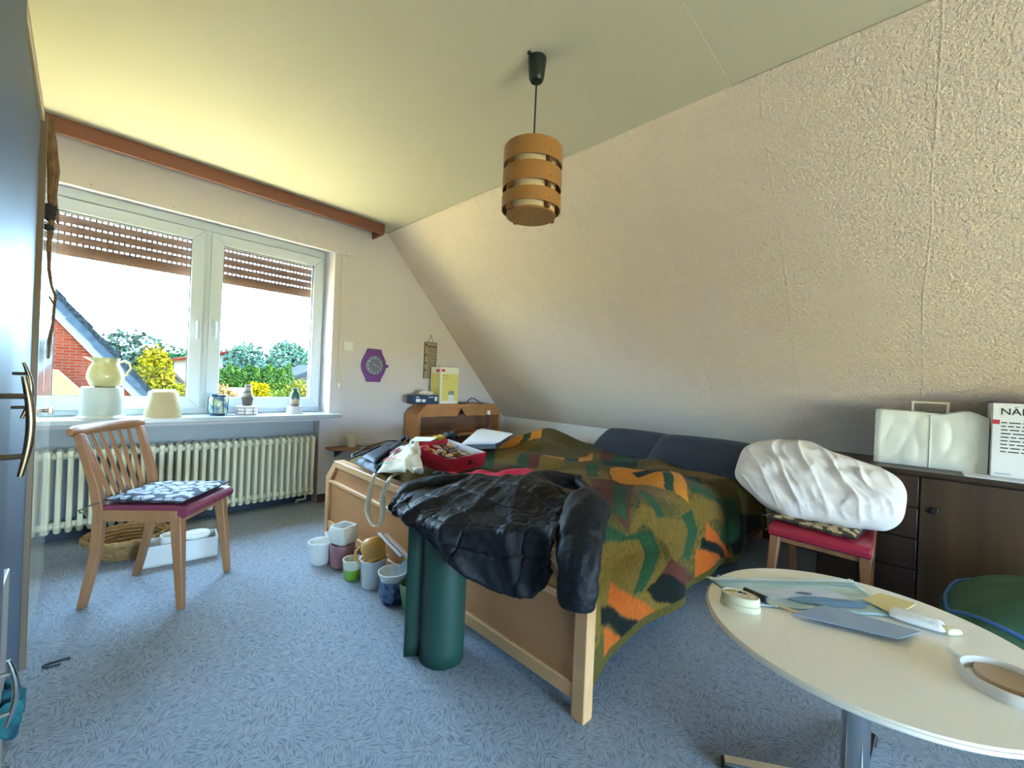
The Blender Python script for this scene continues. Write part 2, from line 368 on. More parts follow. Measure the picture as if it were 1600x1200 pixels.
# radiator in the niche
M_rad = mat('radiator_enamel', '#e6dfc2', .35, coat=.2)
ry, rz0, rz1 = D+.03, .075, .552
rad = thing('radiator', 'long cream ribbed column radiator in the niche under the window', 'radiator', (.62, ry, .075))
proto = None
nsec = 33; x1 = 1.345; pit = .0452
for i in range(nsec):
    x = x1-.02-i*pit
    if proto is None:
        m_ = MB()
        for yy in (-.045, 0, .045):
            m_.tube([(0, yy, rz0+.03), (0, yy, rz0+.06), (0, yy, rz1-.06), (0, yy, rz1-.03)], [.013, .0115, .0115, .013], 8, flat=1.1)
        for zc, s in ((rz1-.028, 1), (rz0+.028, -1)):
            m_.tube([(0, -.058, zc-s*.012), (0, -.045, zc+s*.012), (0, 0, zc+s*.020), (0, .045, zc+s*.012), (0, .058, zc-s*.012)], [.010, .016, .017, .016, .010], 8)
        pr = m_.build('radiator_section', M_rad, world=False); proto = pr.data; o = pr
    else:
        o = bpy.data.objects.new('radiator_section', proto); COL.objects.link(o)
    o.parent = rad; o.location = (x-.62, 0, -.075)
m_ = MB()
for zc in (rz1-.036, rz0+.036): m_.tube([(x1-nsec*pit, ry, zc), (x1-.005, ry, zc)], .021, 12)
m_.build('header_pipe', M_rad, rad)
M_ = MB().tube([(1.30, ry+.02, .10), (1.30, ry+.02, .03), (1.24, ry+.02, .03), (1.24, ry+.05, 0)], .009, 8); M_.build('supply_pipe', M_rad, rad)

# ------------------------------------------------------------------ outside
M_brick = bpy.data.materials.new('brickwork'); M_brick.use_nodes = True
_n = M_brick.node_tree.nodes; _l = M_brick.node_tree.links; _p = _n['Principled BSDF']; _p.inputs['Roughness'].default_value = .9
_b = _n.new('ShaderNodeTexBrick'); _b.inputs['Scale'].default_value = 3.6; _b.inputs['Color1'].default_value = (*srgb('#381209'), 1); _b.inputs['Color2'].default_value = (*srgb('#3f180e'), 1); _b.inputs['Mortar'].default_value = (*srgb('#312821'), 1)
_b.inputs['Mortar Size'].default_value = .03; _b.inputs['Row Height'].default_value = .28; _b.inputs['Brick Width'].default_value = .9
_tc = _n.new('ShaderNodeTexCoord'); _sp = _n.new('ShaderNodeSeparateXYZ'); _mp = _n.new('ShaderNodeCombineXYZ'); _l.new(_tc.outputs['Object'], _sp.inputs[0]); _l.new(_sp.outputs['X'], _mp.inputs['X']); _l.new(_sp.outputs['Z'], _mp.inputs['Y']); _l.new(_mp.outputs[0], _b.inputs['Vector']); _l.new(_b.outputs['Color'], _p.inputs['Base Color'])
GZ = -3.0
M_lawn = mat('lawn', '#97895c', .9, var=(.3, '#a3966a', .2))
tag(MB().box(-120, 120, -110, 150, GZ-.2, GZ).build('ground', M_lawn, smooth_angle=0), kind='structure')
# neighbour house with brick gable
HY = 16.0
a = at(92, 458, 1, HY); b = at(235, 608, 1, HY); sl = (b.z-a.z)/(b.x-a.x)
ex = b.x+1.9; ax = -4.5; zl = lambda x: a.z+sl*(x-a.x)
ez, az = zl(ex), zl(ax)
nh = thing('brick_house', 'red brick gable house with slate verge outside the left casement', 'house', (ax, HY+4, GZ))
drop = .62
MB().prism([(2*ax-ex+.6, HY+.1, GZ), (ex-.6, HY+.1, GZ), (ex-.6, HY+.1, zl(ex-.6)-drop), (ax, HY+.1, az-drop), (2*ax-ex+.6, HY+.1, zl(ex-.6)-drop)], (0, 4, 0)).build('gable_wall', M_brick, nh, smooth_angle=0)['label'] = 'red brick gable wall'
M_tile = mat('roof_tile', '#161a1e', .8, var=(14, '#090d0f', .15)); M_slate = mat('verge_slate', '#20282f', .7, var=(5, '#181f27', .2)); M_barge = mat('barge_white', '#41464a', .6)
for s in (1, -1):
    X = lambda x: x if s > 0 else 2*ax-x
    MB().prism([(X(ax), HY, az), (X(ex), HY, ez), (X(ex), HY, ez-.14), (X(ax), HY, az-.14)], (0, 4.3, 0)).build('roof_slope', M_tile, nh, smooth_angle=0)
    MB().prism([(X(ax), HY+.03, az-.42), (X(ex), HY+.03, ez-.42), (X(ex), HY+.03, ez-.72), (X(ax), HY+.03, az-.72)], (0, .06, 0)).build('barge_board', M_barge, nh, smooth_angle=0)
    n = 15; st_ = (ex-ax)/n
    for i in range(n):
        xa, xb = ax+i*st_, ax+(i+1)*st_
        MB().prism([(X(xa), HY-.06, zl(xa)+.02), (X(xb), HY-.06, zl(xb)+.07), (X(xb), HY-.06, zl(xb)-.14), (X(xa), HY-.06, zl(xa)-.17)], (0, .06, 0)).build('verge_tile', M_tile, nh, smooth_angle=0)
        MB().prism([(X(xa), HY-.03, zl(xa)-.12), (X(xb), HY-.03, zl(xb)-.10), (X(xb), HY-.03, zl(xb)-.42), (X(xa), HY-.03, zl(xa)-.46)], (0, .05, 0)).build('verge_slate', M_slate, nh, smooth_angle=0)
# low lean-to wall with cream render
p = at(88, 578, 1, HY-1.2); q = at(126, 618, 1, HY-1.2)
MBx = MB().prism([(p.x-3, HY-1.2, GZ), (q.x+1.2, HY-1.2, GZ), (q.x+1.2, HY-1.2, q.z-1.2*1.1), (p.x, HY-1.2, p.z), (p.x-3, HY-1.2, p.z)], (0, 1.0, 0))
tag(MBx.build('rendered_porch', mat('cream_render', '#423a29', .9), smooth_angle=0), 'cream rendered lean-to in front of the brick gable', 'building')

def house(name, label, px, py_eave, py_ridge, Y, w, depth, wallm, roofm, win=True):
    p = at(px, py_eave, 1, Y); zr = at(px, py_ridge, 1, Y).z; x0, x1 = p.x-w/2, p.x+w/2
    h = thing(name, label, 'house', (p.x, Y, GZ))
    MB().prism([(x0, Y, GZ), (x1, Y, GZ), (x1, Y, p.z), (p.x, Y, zr-.1), (x0, Y, p.z)], (0, depth, 0)).build('house_wall', wallm, h, smooth_angle=0)
    for s in (-1, 1):
        e = x1+.4 if s > 0 else x0-.4; ze = p.z-(zr-p.z)/(w/2)*.4
        MB().prism([(p.x, Y-.4, zr), (e, Y-.4, ze), (e, Y-.4, ze+.18), (p.x, Y-.4, zr+.18)], (0, depth+.8, 0)).build('house_roof', roofm, h, smooth_angle=0)
    if win:
        for s in (-.22, .22):
            wx = p.x+w*s; f = MB().box(wx-.55, wx+.55, Y-.06, Y, p.z-1.7, p.z-.3).build('house_window', mat('far_frame', '#6f7273', .6), h, smooth_angle=0)
            MB().box(wx-.45, wx+.45, Y-.07, Y-.05, p.z-1.6, p.z-.4).build('pane', mat('far_glass', '#313a42', .1), f, smooth_angle=0)
house('far_house', 'pale house with red tiled roof behind the hedge', 362, 566, 551, 46, 7, 6, mat('far_render', '#45403b', .9), mat('far_red_tile', '#2f120d', .8))
house('far_house', 'grey roofed house at the right edge of the window view', 503, 598, 574, 30, 5, 4, mat('far_slate_wall', '#272b2f', .8), mat('far_slate_roof', '#1d2127', .8))
house('far_house', 'small white house below the yellow tree', 264, 596, 580, 30, 1.0, 1.2, mat('far_white', '#4a4844', .9), mat('far_pale_roof', '#312c27', .8), win=False)
gp = at(368, 616, 1, 22)
tag(MB().box(gp.x-1.2, gp.x+1.2, 22, 25, GZ, gp.z+.2).build('garage', mat('garage_white', '#504d49', .8), bevel=.03), 'low white flat roofed garage below the hedge', 'garage')

def leafy(name, label, px, py_top, Y, rx, rz, col, col2, n=1500, leaf=.22, cone=False, group='trees and shrubs outside', cat='tree', base=None):
    p = at(px, py_top, 1, Y); zc = p.z-rz; t = thing(name, label, cat, (p.x, Y, GZ), group)
    rnd = random.Random(hash((px, py_top)) & 0xffff); m_ = MB()
    clumps = [(rnd.gauss(0, .45), rnd.gauss(0, .45), rnd.uniform(-.8, .8)) for _ in range(14)]
    for i in range(int(n*2.2)):
        if cone:
            h = rnd.random()**1.3; a = rnd.uniform(0, 6.283); r = rx*(1-h)**.45*(.75+.3*rnd.random())*(1+.15*math.sin(a*3+h*20))
            c = Vector((p.x+r*math.cos(a), Y+r*math.sin(a), lerp(zc-rz, p.z, h)))
        else:
            k = rnd.choice(clumps); u = Vector((rnd.gauss(0, 1), rnd.gauss(0, 1), rnd.gauss(0, 1))).normalized()*rnd.uniform(.35, .5)
            q = Vector((k[0]*.75, k[1]*.75, k[2]*.72))+u
            if q.length > 1.0: q *= 1/q.length
            c = Vector((p.x+q.x*rx, Y+q.y*rx, zc+q.z*rz))
        d = Vector((rnd.gauss(0, 1), rnd.gauss(0, 1), rnd.gauss(0, 1))).normalized(); e = d.cross(Vector((rnd.gauss(0, 1), rnd.gauss(0, 1), rnd.gauss(0, 1)))).normalized()
        s = leaf*rnd.uniform(.4, .85)
        m_.add([c-d*s, c+e*s*.6, c+d*s, c-e*s*.6], [(0, 1, 2, 3)])
    tag(m_.build('foliage', mat('leaf_'+col[1:], col, .7, var=(1.2, col2, .2)), t, smooth_angle=0, recalc=False), kind='stuff')
    MB().tube([(p.x, Y, GZ), (p.x+.05, Y, (GZ+zc)/2), (p.x, Y, zc)], [max(.08, rx*.08), max(.06, rx*.06), .05], 8).build('trunk', mat('bark', '#2f271e', .9), t)
leafy('leafy_tree', 'silvery grey round tree beside the brick gable', 205, 515, 24, 1.9, 2.6, '#353f37', '#25322a', 2200, .2)
leafy('leafy_tree', 'bright yellow tree left of the window mullion', 238, 535, 22, .75, 1.9, '#574d0b', '#443e08', 1200, .13)
for i, (px, py, r) in enumerate(((258, 537, 3.2), (282, 534, 3.4), (310, 538, 3.4), (352, 546, 3.0))):
    leafy('woodland_tree', ('green woodland tree next to the yellow tree', 'green woodland tree left of the window mullion', 'green woodland tree hidden partly by the window mullion', 'green woodland tree behind the red roofed house')[i], px, py, (58, 68, 78, 88)[i], r*1.2, 5.0, '#1c2d1c', '#102118', 1500, .42)
for i, (px, py, r, h) in enumerate(((395, 535, 2.6, 3), (430, 523, 3.2, 3.6), (462, 535, 2.6, 3.0))):
    leafy('leafy_tree', ('pale green airy tree, left one behind the hedge', 'tallest pale green airy tree behind the hedge', 'pale green airy tree, right one behind the hedge')[i], px, py, 34+8*i, r, h, '#2e3f35', '#21322a', 2200, .28)
for i in range(12):
    px = 339+i*10.2; py = 573+4*math.sin(i*2.1)
    leafy('hedge_conifer', 'conifer in the clipped green hedge row outside the right casement', px, py, 27+.5*(i % 2), .52, 1.7, '#2a3c15', '#1c2e11', 700, .12, cone=True, group='conifers of the hedge')
for i, (px, py, c1, c2, r, lab) in enumerate(((437, 592, '#373f15', '#263711', .75, 'round light green shrub right of the brown vase'), (472, 590, '#443e15', '#2f3714', .6, 'yellowish shrub behind the green vase'), (404, 594, '#5b4d06', '#4a3f04', .42, 'yellow columnar shrub beside the brown vase'), (278, 598, '#4b430d', '#373e10', .5, 'yellow green shrub at the foot of the window mullion'), (352, 598, '#4d2e1d', '#3c3c18', .5, 'reddish shrub below the hedge'))):
    leafy('garden_shrub', lab, px, py, 21.5 if i == 3 else 17, r, r*1.15, c1, c2, 700, .09, cat='shrub')

for _m in [M_brick, M_lawn, M_tile, M_slate, M_barge, M_slat]+[q for k_, q in MATS.items() if k_.startswith(('leaf_', 'far_', 'bark', 'garage', 'cream_render'))]:
    _m.node_tree.nodes['Principled BSDF'].inputs['Specular IOR Level'].default_value = 0; _m.node_tree.nodes['Principled BSDF'].inputs['Roughness'].default_value = 1

# ------------------------------------------------------------------ wardrobe on the left
M_door = mat('slate_blue_lacquer', '#3f4e62', .5, bump=(400, .02), spec=.22)
M_edge = mat('door_edge_beige', '#b8a68c', .45)
M_carc = mat('carcass_grey', '#8b837c', .5)
WXF = -.098
wd = thing('wardrobe', 'tall slate blue wardrobe with bow handles at the left edge', 'wardrobe', (-.4, .6, 0))
MB().box(-.70, WXF-.02, -.65, 1.74, 0, 1.735).build('carcass', M_carc, wd, bevel=.002)
MB().box(-.70, WXF+.006, -.65, 1.745, 1.715, 1.74).build('top_strip', mat('top_strip_wood', '#c3a878', .5), wd, bevel=.002)
MB().box(-.70, WXF+.012, 1.742, 1.765, .2, 1.735).build('end_panel', mat('end_panel_wood', '#6f5c48', .4), wd, bevel=.002)
def bow(mb_, x, y, z0, z1, out, lean=0):
    n = 14; pts = [(x+out*(.72+.28*math.sin(math.pi*i/n)), y+lean*math.sin(math.pi*i/n), lerp(z0, z1, i/n)) for i in range(n+1)]
    mb_.tube(pts, [.0025+.0014*math.sin(math.pi*i/n) for i in range(n+1)], 10)
    for t in (.2, .8):
        z = lerp(z0, z1, t); mb_.tube([(x, y, z), (x+out*.9, y, z)], .003, 8)
d1 = MB().box(-.080, -.060, -.62, .80, .0, 1.73).build('door', M_door, wd, bevel=.002)
MB().box(-.080, -.0605, .8005, .803, .0, 1.73).build('door_edge', M_edge, d1, smooth_angle=0)
m_ = MB(); bow(m_, -.060, .70, .925, 1.035, .022); m_.build('bow_handle', M_brass, d1)
d2 = MB().box(WXF-.02, WXF, 1.1, 1.738, .2, 1.712).build('door', M_door, wd, bevel=.002)
d3 = MB().box(WXF-.02, WXF, .84, 1.095, .72, 1.712).build('door', M_door, wd, bevel=.002)
m_ = MB(); bow(m_, WXF, 1.14, .95, 1.05, .035); m_.build('bow_handle', M_brass, d2)
for i, (za, zb) in enumerate(((.50, .70), (.28, .48), (.06, .26))):
    dr = MB().box(WXF-.03, WXF+.022-(.006*i), .84, 1.095+.08*i, za, zb).build('drawer', M_carc, wd, bevel=.002)
    m_ = MB(); yh = (.86, .98, .95)[i]; bow(m_, WXF+.02-.006*i, yh, za+.06, zb-.05, .028); m_.build('bow_handle', M_chrome, dr)
M_teal = mat('teal_cloth', '#1d6a72', .9, var=(30, '#0f3c4c', .1), bump=(40, .3))
m_ = MB().cushion(20, 14, lambda a, b: (Vector((-.068+.006*math.sin(b*5), 1.06+a*.03, .475+b*.024+.015*math.sin(a*6+b*3))), Vector((1, .2*math.sin(b*7), .1))), .012)
tag(m_.build('cloth', M_teal), 'crumpled teal cloth hanging out of the wardrobe drawer', 'cloth')
# pale cupboard further back
M_pale = mat('pale_gloss', '#cfc9b8', .12, coat=.6)
pc = thing('pale_cupboard', 'narrow cream glossy cupboard between the wardrobe and the window', 'cupboard', (-.4, 2.4, 0))
MB().box(-.70, -.125, 1.80, 2.98, 0, 1.845).build('carcass', mat('pale_carcass', '#c9bfa6', .4), pc, bevel=.002)
dd = MB().box(-.123, -.102, 1.81, 2.40, .06, 1.83).build('door', M_pale, pc, bevel=.003)
d4 = MB().box(-.123, -.102, 2.405, 2.97, .06, 1.83).build('door', M_pale, pc, bevel=.003)
kp = at(86, 637, 0, -.075)
m_ = MB().tube([(-.102, 2.43, kp.z), (-.085, 2.43, kp.z)], .007, 10); m_.obox((-.082, 2.43, kp.z), (.014, .026, .026)); m_.build('knob', M_brass, d4, bevel=.003)
# dried branch hanging on the cupboard corner
M_twig = mat('dry_bark', '#8a6a4c', .85, var=(30, '#5b4230', .2), bump=(60, .6))
bp = [at(x, y, 1, 1.79) for x, y in ((68, 183), (71, 215), (75, 262), (73, 310), (74, 345))]
tw = thing('dried_branch', 'twisted dried vine branch hanging at the wardrobe corner', 'branch', tuple(bp[0]))
MB().tube([p+Vector((.01, 0, 0)) for p in bp], [.006, .010, .012, .009, .005], 8).build('stem', M_twig, tw)
m_ = MB()
for k in range(4):
    m_.tube([p+Vector((.012+.008*math.sin(k*2+i), .008*math.cos(k*1.7+i*1.3), 0)) for i, p in enumerate(bp)], .004, 6)
m_.build('bark_strands', M_twig, tw)
sp = [at(x, y, 1, 1.79) for x, y in ((74, 345), (70, 380), (70, 420), (74, 446), (80, 462), (78, 480), (76, 505), (71, 530), (69, 560))]
MB().tube([p+Vector((.008, 0, 0)) for p in sp], [.008, .006, .005, .004, .004, .004, .004, .005, .003], 6).build('twig', M_twig, tw)
MB().tube([at(x, y, 1, 1.79)+Vector((.008, 0, 0)) for x, y in ((70, 462), (75, 470), (79, 478))], .003, 6).build('twig', M_twig, tw)
m_ = MB()
for (x, y, r) in ((74, 325, .016), (72, 338, .014), (76, 333, .012), (72, 355, .012)): m_.lathe([(0, -r), (r*.8, -r*.6), (r, 0), (r*.7, r*.7), (0, r)], at(x, y, 1, 1.79)+Vector((.006, 0, 0)), 8)
m_.build('dark_knot', mat('dark_knot', '#2b2730', .8), tw)
# hair band on the carpet
c = at(88, 1036, 2, .004)
m_ = MB().tube([c+Vector((.03*math.cos(t)*(1+.2*math.sin(3*t)), .018*math.sin(t)*(1+.3*math.cos(2*t)), 0)) for t in [i*.42 for i in range(13)]], .003, 6)
tag(m_.build('elastic_band', mat('dark_band', '#20303c', .7)), 'thin dark loop of cord lying on the carpet', 'cord')

# ------------------------------------------------------------------ spindle chairs
M_redseat = mat('red_vinyl', '#9c1f38', .35, bump=(90, .05)); M_plumseat = mat('plum_vinyl', '#7a2b45', .35, bump=(90, .05))
def floral(name, g, c1, c2, c3, sc):
    m = bpy.data.materials.new(name); m.use_nodes = True; n = m.node_tree.nodes; l = m.node_tree.links; p = n['Principled BSDF']; p.inputs['Roughness'].default_value = .9
    tc = n.new('ShaderNodeTexCoord'); v = n.new('ShaderNodeTexVoronoi'); v.inputs['Scale'].default_value = sc; v.voronoi_dimensions = '2D'
    l.new(tc.outputs['Object'], v.inputs['Vector'])
    w = n.new('ShaderNodeTexNoise'); w.inputs['Scale'].default_value = sc*2.2; l.new(tc.outputs['Object'], w.inputs['Vector'])
    a = n.new('ShaderNodeMath'); a.operation = 'MULTIPLY_ADD'; a.inputs[1].default_value = .45; l.new(w.outputs['Fac'], a.inputs[0]); l.new(v.outputs['Distance'], a.inputs[2])
    r = n.new('ShaderNodeValToRGB'); r.color_ramp.interpolation = 'CONSTANT'; e = r.color_ramp.elements
    e[0].position = 0; e[0].color = (*srgb(c3), 1); e[1].position = .30; e[1].color = (*srgb(c1), 1)
    x = e.new(.50); x.color = (*srgb(c2), 1); x = e.new(.56); x.color = (*srgb(c1), 1); x = e.new(.68); x.color = (*srgb(g), 1)
    l.new(a.outputs[0], r.inputs['Fac']); l.new(r.outputs[0], p.inputs['Base Color']); return m
M_flor1 = floral('floral_blue', '#2c3346', '#aebbd0', '#5a6478', '#d5d3cc', 27)
M_flor2 = floral('floral_brown', '#4a3a24', '#cdb98c', '#7b5a32', '#b07a3a', 26)

def spindle_chair(label, cx, cy, rz, seatm, pad, hs=.44, back_h=.345, backrest=True):
    """local: +x is the front, y to the side; origin on the floor"""
    ch = thing('spindle_chair', label, 'chair', (cx, cy, 0), 'wooden chairs', rz)
    P = dict(parent=ch, world=False)
    for s in (-1, 1):
        MB().beam((.205, s*.185, 0), (.165, s*.165, hs-.035), .026, .026, (1, 0, 0), .042, .046).build('leg', M_chair, bevel=.004, **P)
        # rear leg runs on as back post, bent at the seat
        pts = [(-.205, s*.155, 0), (-.155, s*.158, hs*.55), (-.145, s*.160, hs-.02), (-.165, s*.166, hs+.10), (-.232, s*.172, hs+back_h-.03)]
        m_ = MB(); vs = []
        for (x, y, z), w in zip(pts, (.026, .036, .042, .036, .026)): vs += [(x-w/2, y-.014, z), (x+w/2, y-.014, z), (x+w/2, y+.014, z), (x-w/2, y+.014, z)]
        m_.add(vs, [(0, 1, 2, 3), tuple(4*(len(pts)-1)+q for q in (3, 2, 1, 0))]+[(4*i+q, 4*i+(q+1) % 4, 4*i+4+(q+1) % 4, 4*i+4+q) for i in range(len(pts)-1) for q in range(4)])
        m_.build('leg', M_chair, bevel=.003, **P)
        MB().beam((-.15, s*.163, hs-.035), (.175, s*.178, hs-.035), .024, .05).build('apron', M_chair, bevel=.004, **P)
    MB().beam((.165, -.17, hs-.055), (.165, .17, hs-.055), .022, .035).build('stretcher', M_chair, bevel=.003, **P)
    MB().beam((-.148, -.16, hs-.035), (-.148, .16, hs-.035), .022, .05).build('apron', M_chair, bevel=.003, **P)
    # seat with rolled front edge
    prof = [(-.15, hs-.012), (-.15, hs+.008), (.16, hs+.012), (.205, hs+.006), (.222, hs-.012), (.218, hs-.034), (.198, hs-.046), (.18, hs-.04), (.16, hs-.012)]
    m_ = MB(); k = len(prof)
    ring = lambda y, w: [(x, y*(1 if x < 0 else 1.08), z) for x, z in prof]
    m_.add(ring(-.172, 0)+ring(.172, 0), [tuple(range(k)), tuple(range(2*k-1, k-1, -1))]+[(i, (i+1) % k, k+(i+1) % k, k+i) for i in range(k)])
    m_.build('seat', seatm, bevel=.004, **P)
    # top rail and spindles
    if backrest:
        zt = hs+back_h-.02
        arc = [(-.232-.035*math.cos(y/.2*1.35), y, zt) for y in [-.205+.41*i/14 for i in range(15)]]
        MB().tube(arc, [.013]+[.019]*13+[.013], 10, flat=1.25).build('top_rail', M_chair, **P)
        for i in range(6):
            y = -.118+i*.236/5; a = Vector((-.14, y*.78, hs-.01)); b = Vector((-.232-.035*math.cos(y/.2*1.35), y*1.08, zt))
            MB().tube([a, a.lerp(b, .35), b], [.0075, .009, .0065], 8).build('spindle', M_chair, **P)
    return ch
RC = Vector((.133, 2.673)); FC = Vector((.436, 2.433)); dr = (FC-RC).normalized(); cc = (RC+FC)/2
ch1 = spindle_chair('light brown spindle back chair with blue floral pad in front of the radiator', cc.x, cc.y, math.atan2(dr.y, dr.x), M_plumseat, M_flor1)
rz1_ = math.atan2(dr.y, dr.x); R1 = Matrix.Rotation(rz1_, 3, 'Z'); o1 = Vector((cc.x, cc.y, 0))
def seat_pad(label, o1, rz, hs, mtl, ties, ox=0):
    t = thing('seat_pad', label, 'seat pad', (o1.x, o1.y, hs+.012), 'seat pads', rz)
    MB().cushion(26, 26, lambda a, b: (Vector((ox+.03+a*.165, b*(.17+.012*a), .016+.002*math.sin(a*9)*math.sin(b*8))), Vector((0, 0, 1))), lambda a, b: .012, p=10).build('pad', mtl, t, world=False)
    pts = []
    for i in range(41):
        u = i/40*4; k = int(u) % 4; f = u-int(u); cs = [(-1, -1), (1, -1), (1, 1), (-1, 1)]; A = cs[k]; B = cs[(k+1) % 4]
        a = lerp(A[0], B[0], f); b = lerp(A[1], B[1], f); pts.append((ox+.03+a*.166, b*(.171+.012*a), .017))
    MB().tube(pts, .0032, 6).build('piping', mat('pad_piping', '#23242c', .9), t, world=False)
    if ties:
        for s in (-1, 1):
            m_ = MB().tube([(-.125, s*.165, .012), (-.165, s*.19, .0), (-.185, s*.188, -.02), (-.18, s*.18, -.05)], .004, 6)
            m_.tube([(-.175, s*.19, -.01), (-.205, s*.19, -.02), (-.20, s*.185, -.035)], .004, 6)
            m_.build('tie', mat('tie_cord', '#6b5d48', .9), t, world=False)
seat_pad('blue floral seat pad tied on the chair by the radiator', o1, rz1_, .44, M_flor1, True)
c2 = Vector((2.50, .285)); rz2 = R(180-1.5)
ch2 = spindle_chair('red seated wooden chair in front of the dark sideboard', c2.x, c2.y, rz2, M_redseat, M_flor2, hs=.425, back_h=.20, backrest=True)
seat_pad('brown floral seat pad on the red chair', Vector((c2.x+.02, c2.y+.02, 0)), R(170), .425, M_flor2, False)

# ------------------------------------------------------------------ things on the window sill
def vessel(prof, wall=.006):
    """outer profile bottom to top -> closed profile with inside"""
    out = list(prof); inn = [(max(.001, r-wall), z+(wall if i == 0 else 0)) for i, (r, z) in enumerate(prof)][::-1]
    return [(0, prof[0][1])]+out+inn+[(0, prof[0][1]+wall)]
SZ = .735
def px_r(px0, px1, py, Y):
    return (at(px1, py, 1, Y).x-at(px0, py, 1, Y).x)/2
p = at(158, 655, 2, SZ); Yp = p.y+.10; Yp = max(3.50, min(3.56, Yp))
p = at(158, 650, 1, 3.53); r = .098
m_ = MB().lathe([(0, 0), (r*1.18, 0), (r*1.18, .006), (r, .02), (r*.99, .10), (r*1.005, .106), (r*.97, .175), (r*.92, .186), (0, .186)], (p.x, 3.52, SZ), 40)
tag(m_.build('plant_pot', mat('off_white_pot', '#b9beb4', .35)), 'large white pot upside down on the sill under the cream jug', 'pot')
jz = SZ+.186
jg = thing('pitcher', 'cream bulbous jug standing on the upturned white pot', 'jug', (p.x+.012, 3.52, jz))
M_cream = mat('cream_glaze', '#bdb47c', .25, coat=.4)
prof = [(.045, 0), (.07, .014), (.086, .055), (.083, .09), (.066, .125), (.058, .150), (.064, .178)]
ja = R(195)
m_ = MB().lathe(vessel(prof, .005), (p.x+.012, 3.52, jz), 36, fn=lambda t, i: 1+(.62*max(0, math.cos(t-ja))**6 if 7 <= i <= 8 else (.12*max(0, math.cos(t-ja))**8 if i in (5, 9) else 0)))
m_.build('jug_body', M_cream, jg)
hd = Vector((math.cos(R(20)), math.sin(R(20)), 0)); b0 = Vector((p.x+.012, 3.52, jz))
MB().tube([b0+hd*.060+Vector((0, 0, .150)), b0+hd*.085+Vector((0, 0, .166)), b0+hd*.115+Vector((0, 0, .150)), b0+hd*.122+Vector((0, 0, .12)), b0+hd*.105+Vector((0, 0, .09)), b0+hd*.10+Vector((0, 0, .07))], [.006, .007, .007, .006, .006, .007], 8).build('jug_handle', M_cream, jg)
# basket weave planter upside down
p = at(254, 650, 1, 3.53); n_ = 26
bw = thing('woven_planter', 'cream basket weave planter upside down on the sill', 'planter', (p.x, 3.52, SZ))
M_weave = mat('weave_cream', '#c6b78e', .4)
MB().lathe([(0, 0), (.097, 0), (.097, .006), (.094, .008), (.072, .165), (.066, .168), (0, .168)], (p.x, 3.52, SZ), 40).build('planter_body', mat('weave_shadow', '#c9ad80', .6), bw)
m_ = MB()
for i in range(13):
    z = .012+i*.0118; r = lerp(.0945, .0735, i/12.5)
    for k in range(n_):
        a = 2*math.pi*(k+.5*(i % 2))/n_; w = .42*2*math.pi/n_
        q = []
        for da in (-w, w):
            for zz in (z, z+.0085):
                rr = r-(zz-z)*.17; q.append((p.x+rr*math.cos(a+da), 3.52+rr*math.sin(a+da), SZ+zz))
                q.append((p.x+(rr+.0035)*math.cos(a+da*.7), 3.52+(rr+.0035)*math.sin(a+da*.7), SZ+zz))
        m_.hexa([q[0], q[4], q[5], q[1], q[2], q[6], q[7], q[3]])
m_.build('weave_bumps', M_weave, bw)
MB().lathe([(0, .167), (.062, .167), (.06, .176), (.0, .176)], (p.x, 3.52, SZ), 32).build('planter_foot', M_ceram, bw)
# blue painted lantern jar
p = at(340, 650, 1, 3.53); jr = thing('lantern_jar', 'blue painted glass jar with dark ribs on the sill', 'jar', (p.x, 3.53, SZ))
M_jar = mat('painted_jar', '#3a6a9a', .2, var=(22, '#b9c9a0', .12), coat=.5)
MB().lathe(vessel([(.047, .012), (.055, .025), (.056, .115), (.047, .131), (.045, .137)], .004), (p.x, 3.53, SZ), 28).build('jar_body', M_jar, jr)
M_navy = mat('navy_metal', '#1f3352', .35)
m_ = MB().lathe([(0, 0), (.045, 0), (.05, .012), (.05, .016), (0, .016)], (p.x, 3.53, SZ), 28); m_.build('jar_base', M_navy, jr)
MB().lathe([(.044, .133), (.052, .133), (.052, .147), (.044, .147), (.043, .133)], (p.x, 3.53, SZ), 28).build('jar_rim', M_navy, jr)
for k in range(6):
    a = 2*math.pi*k/6+.9; MB().tube([(p.x+r_*math.cos(a), 3.53+r_*math.sin(a), SZ+z) for r_, z in ((.050, .014), (.0575, .03), (.0585, .113), (.05, .133))], .0025, 6).build('rib', M_navy, jr)
MB().tube([(p.x+.045, 3.50, SZ+.004), (p.x+.075, 3.47, SZ+.004), (p.x+.10, 3.475, SZ+.004)], .0035, 6).build('cable', M_navy, jr)
# red banded dish with brown vase on it
p = at(385, 648, 1, 3.54); y = 3.53
ds = thing('round_dish', 'white round dish with red bands under the brown vase', 'dish', (p.x, y, SZ))
MB().lathe([(0, 0), (.068, 0), (.07, .006), (.07, .058), (.066, .066), (.02, .070), (0, .070)], (p.x, y, SZ), 36).build('dish_body', M_ceram, ds)
M_band = mat('red_band', '#8c3a34', .4); m_ = MB()
for z in (.008, .031, .054): m_.lathe([(.0705, z-.002), (.0715, z-.002), (.0715, z+.002), (.0705, z+.002), (.0695, z-.002)], (p.x, y, SZ), 36)
for k in range(8):
    a = 2*math.pi*k/8+.35; m_.tube([(p.x+.0705*math.cos(a), y+.0705*math.sin(a), SZ+.006), (p.x+.0705*math.cos(a), y+.0705*math.sin(a), SZ+.058)], .002, 6)
m_.build('red_bands', M_band, ds)
vs_ = thing('small_pot', 'small dark brown pot on the banded dish', 'pot', (p.x, y, SZ+.07))
MB().lathe(vessel([(.030, 0), (.037, .045), (.040, .046), (.040, .06)], .004), (p.x, y, SZ+.07), 28).build('pot_body', mat('brown_clay', '#5c4a46', .6), vs_)
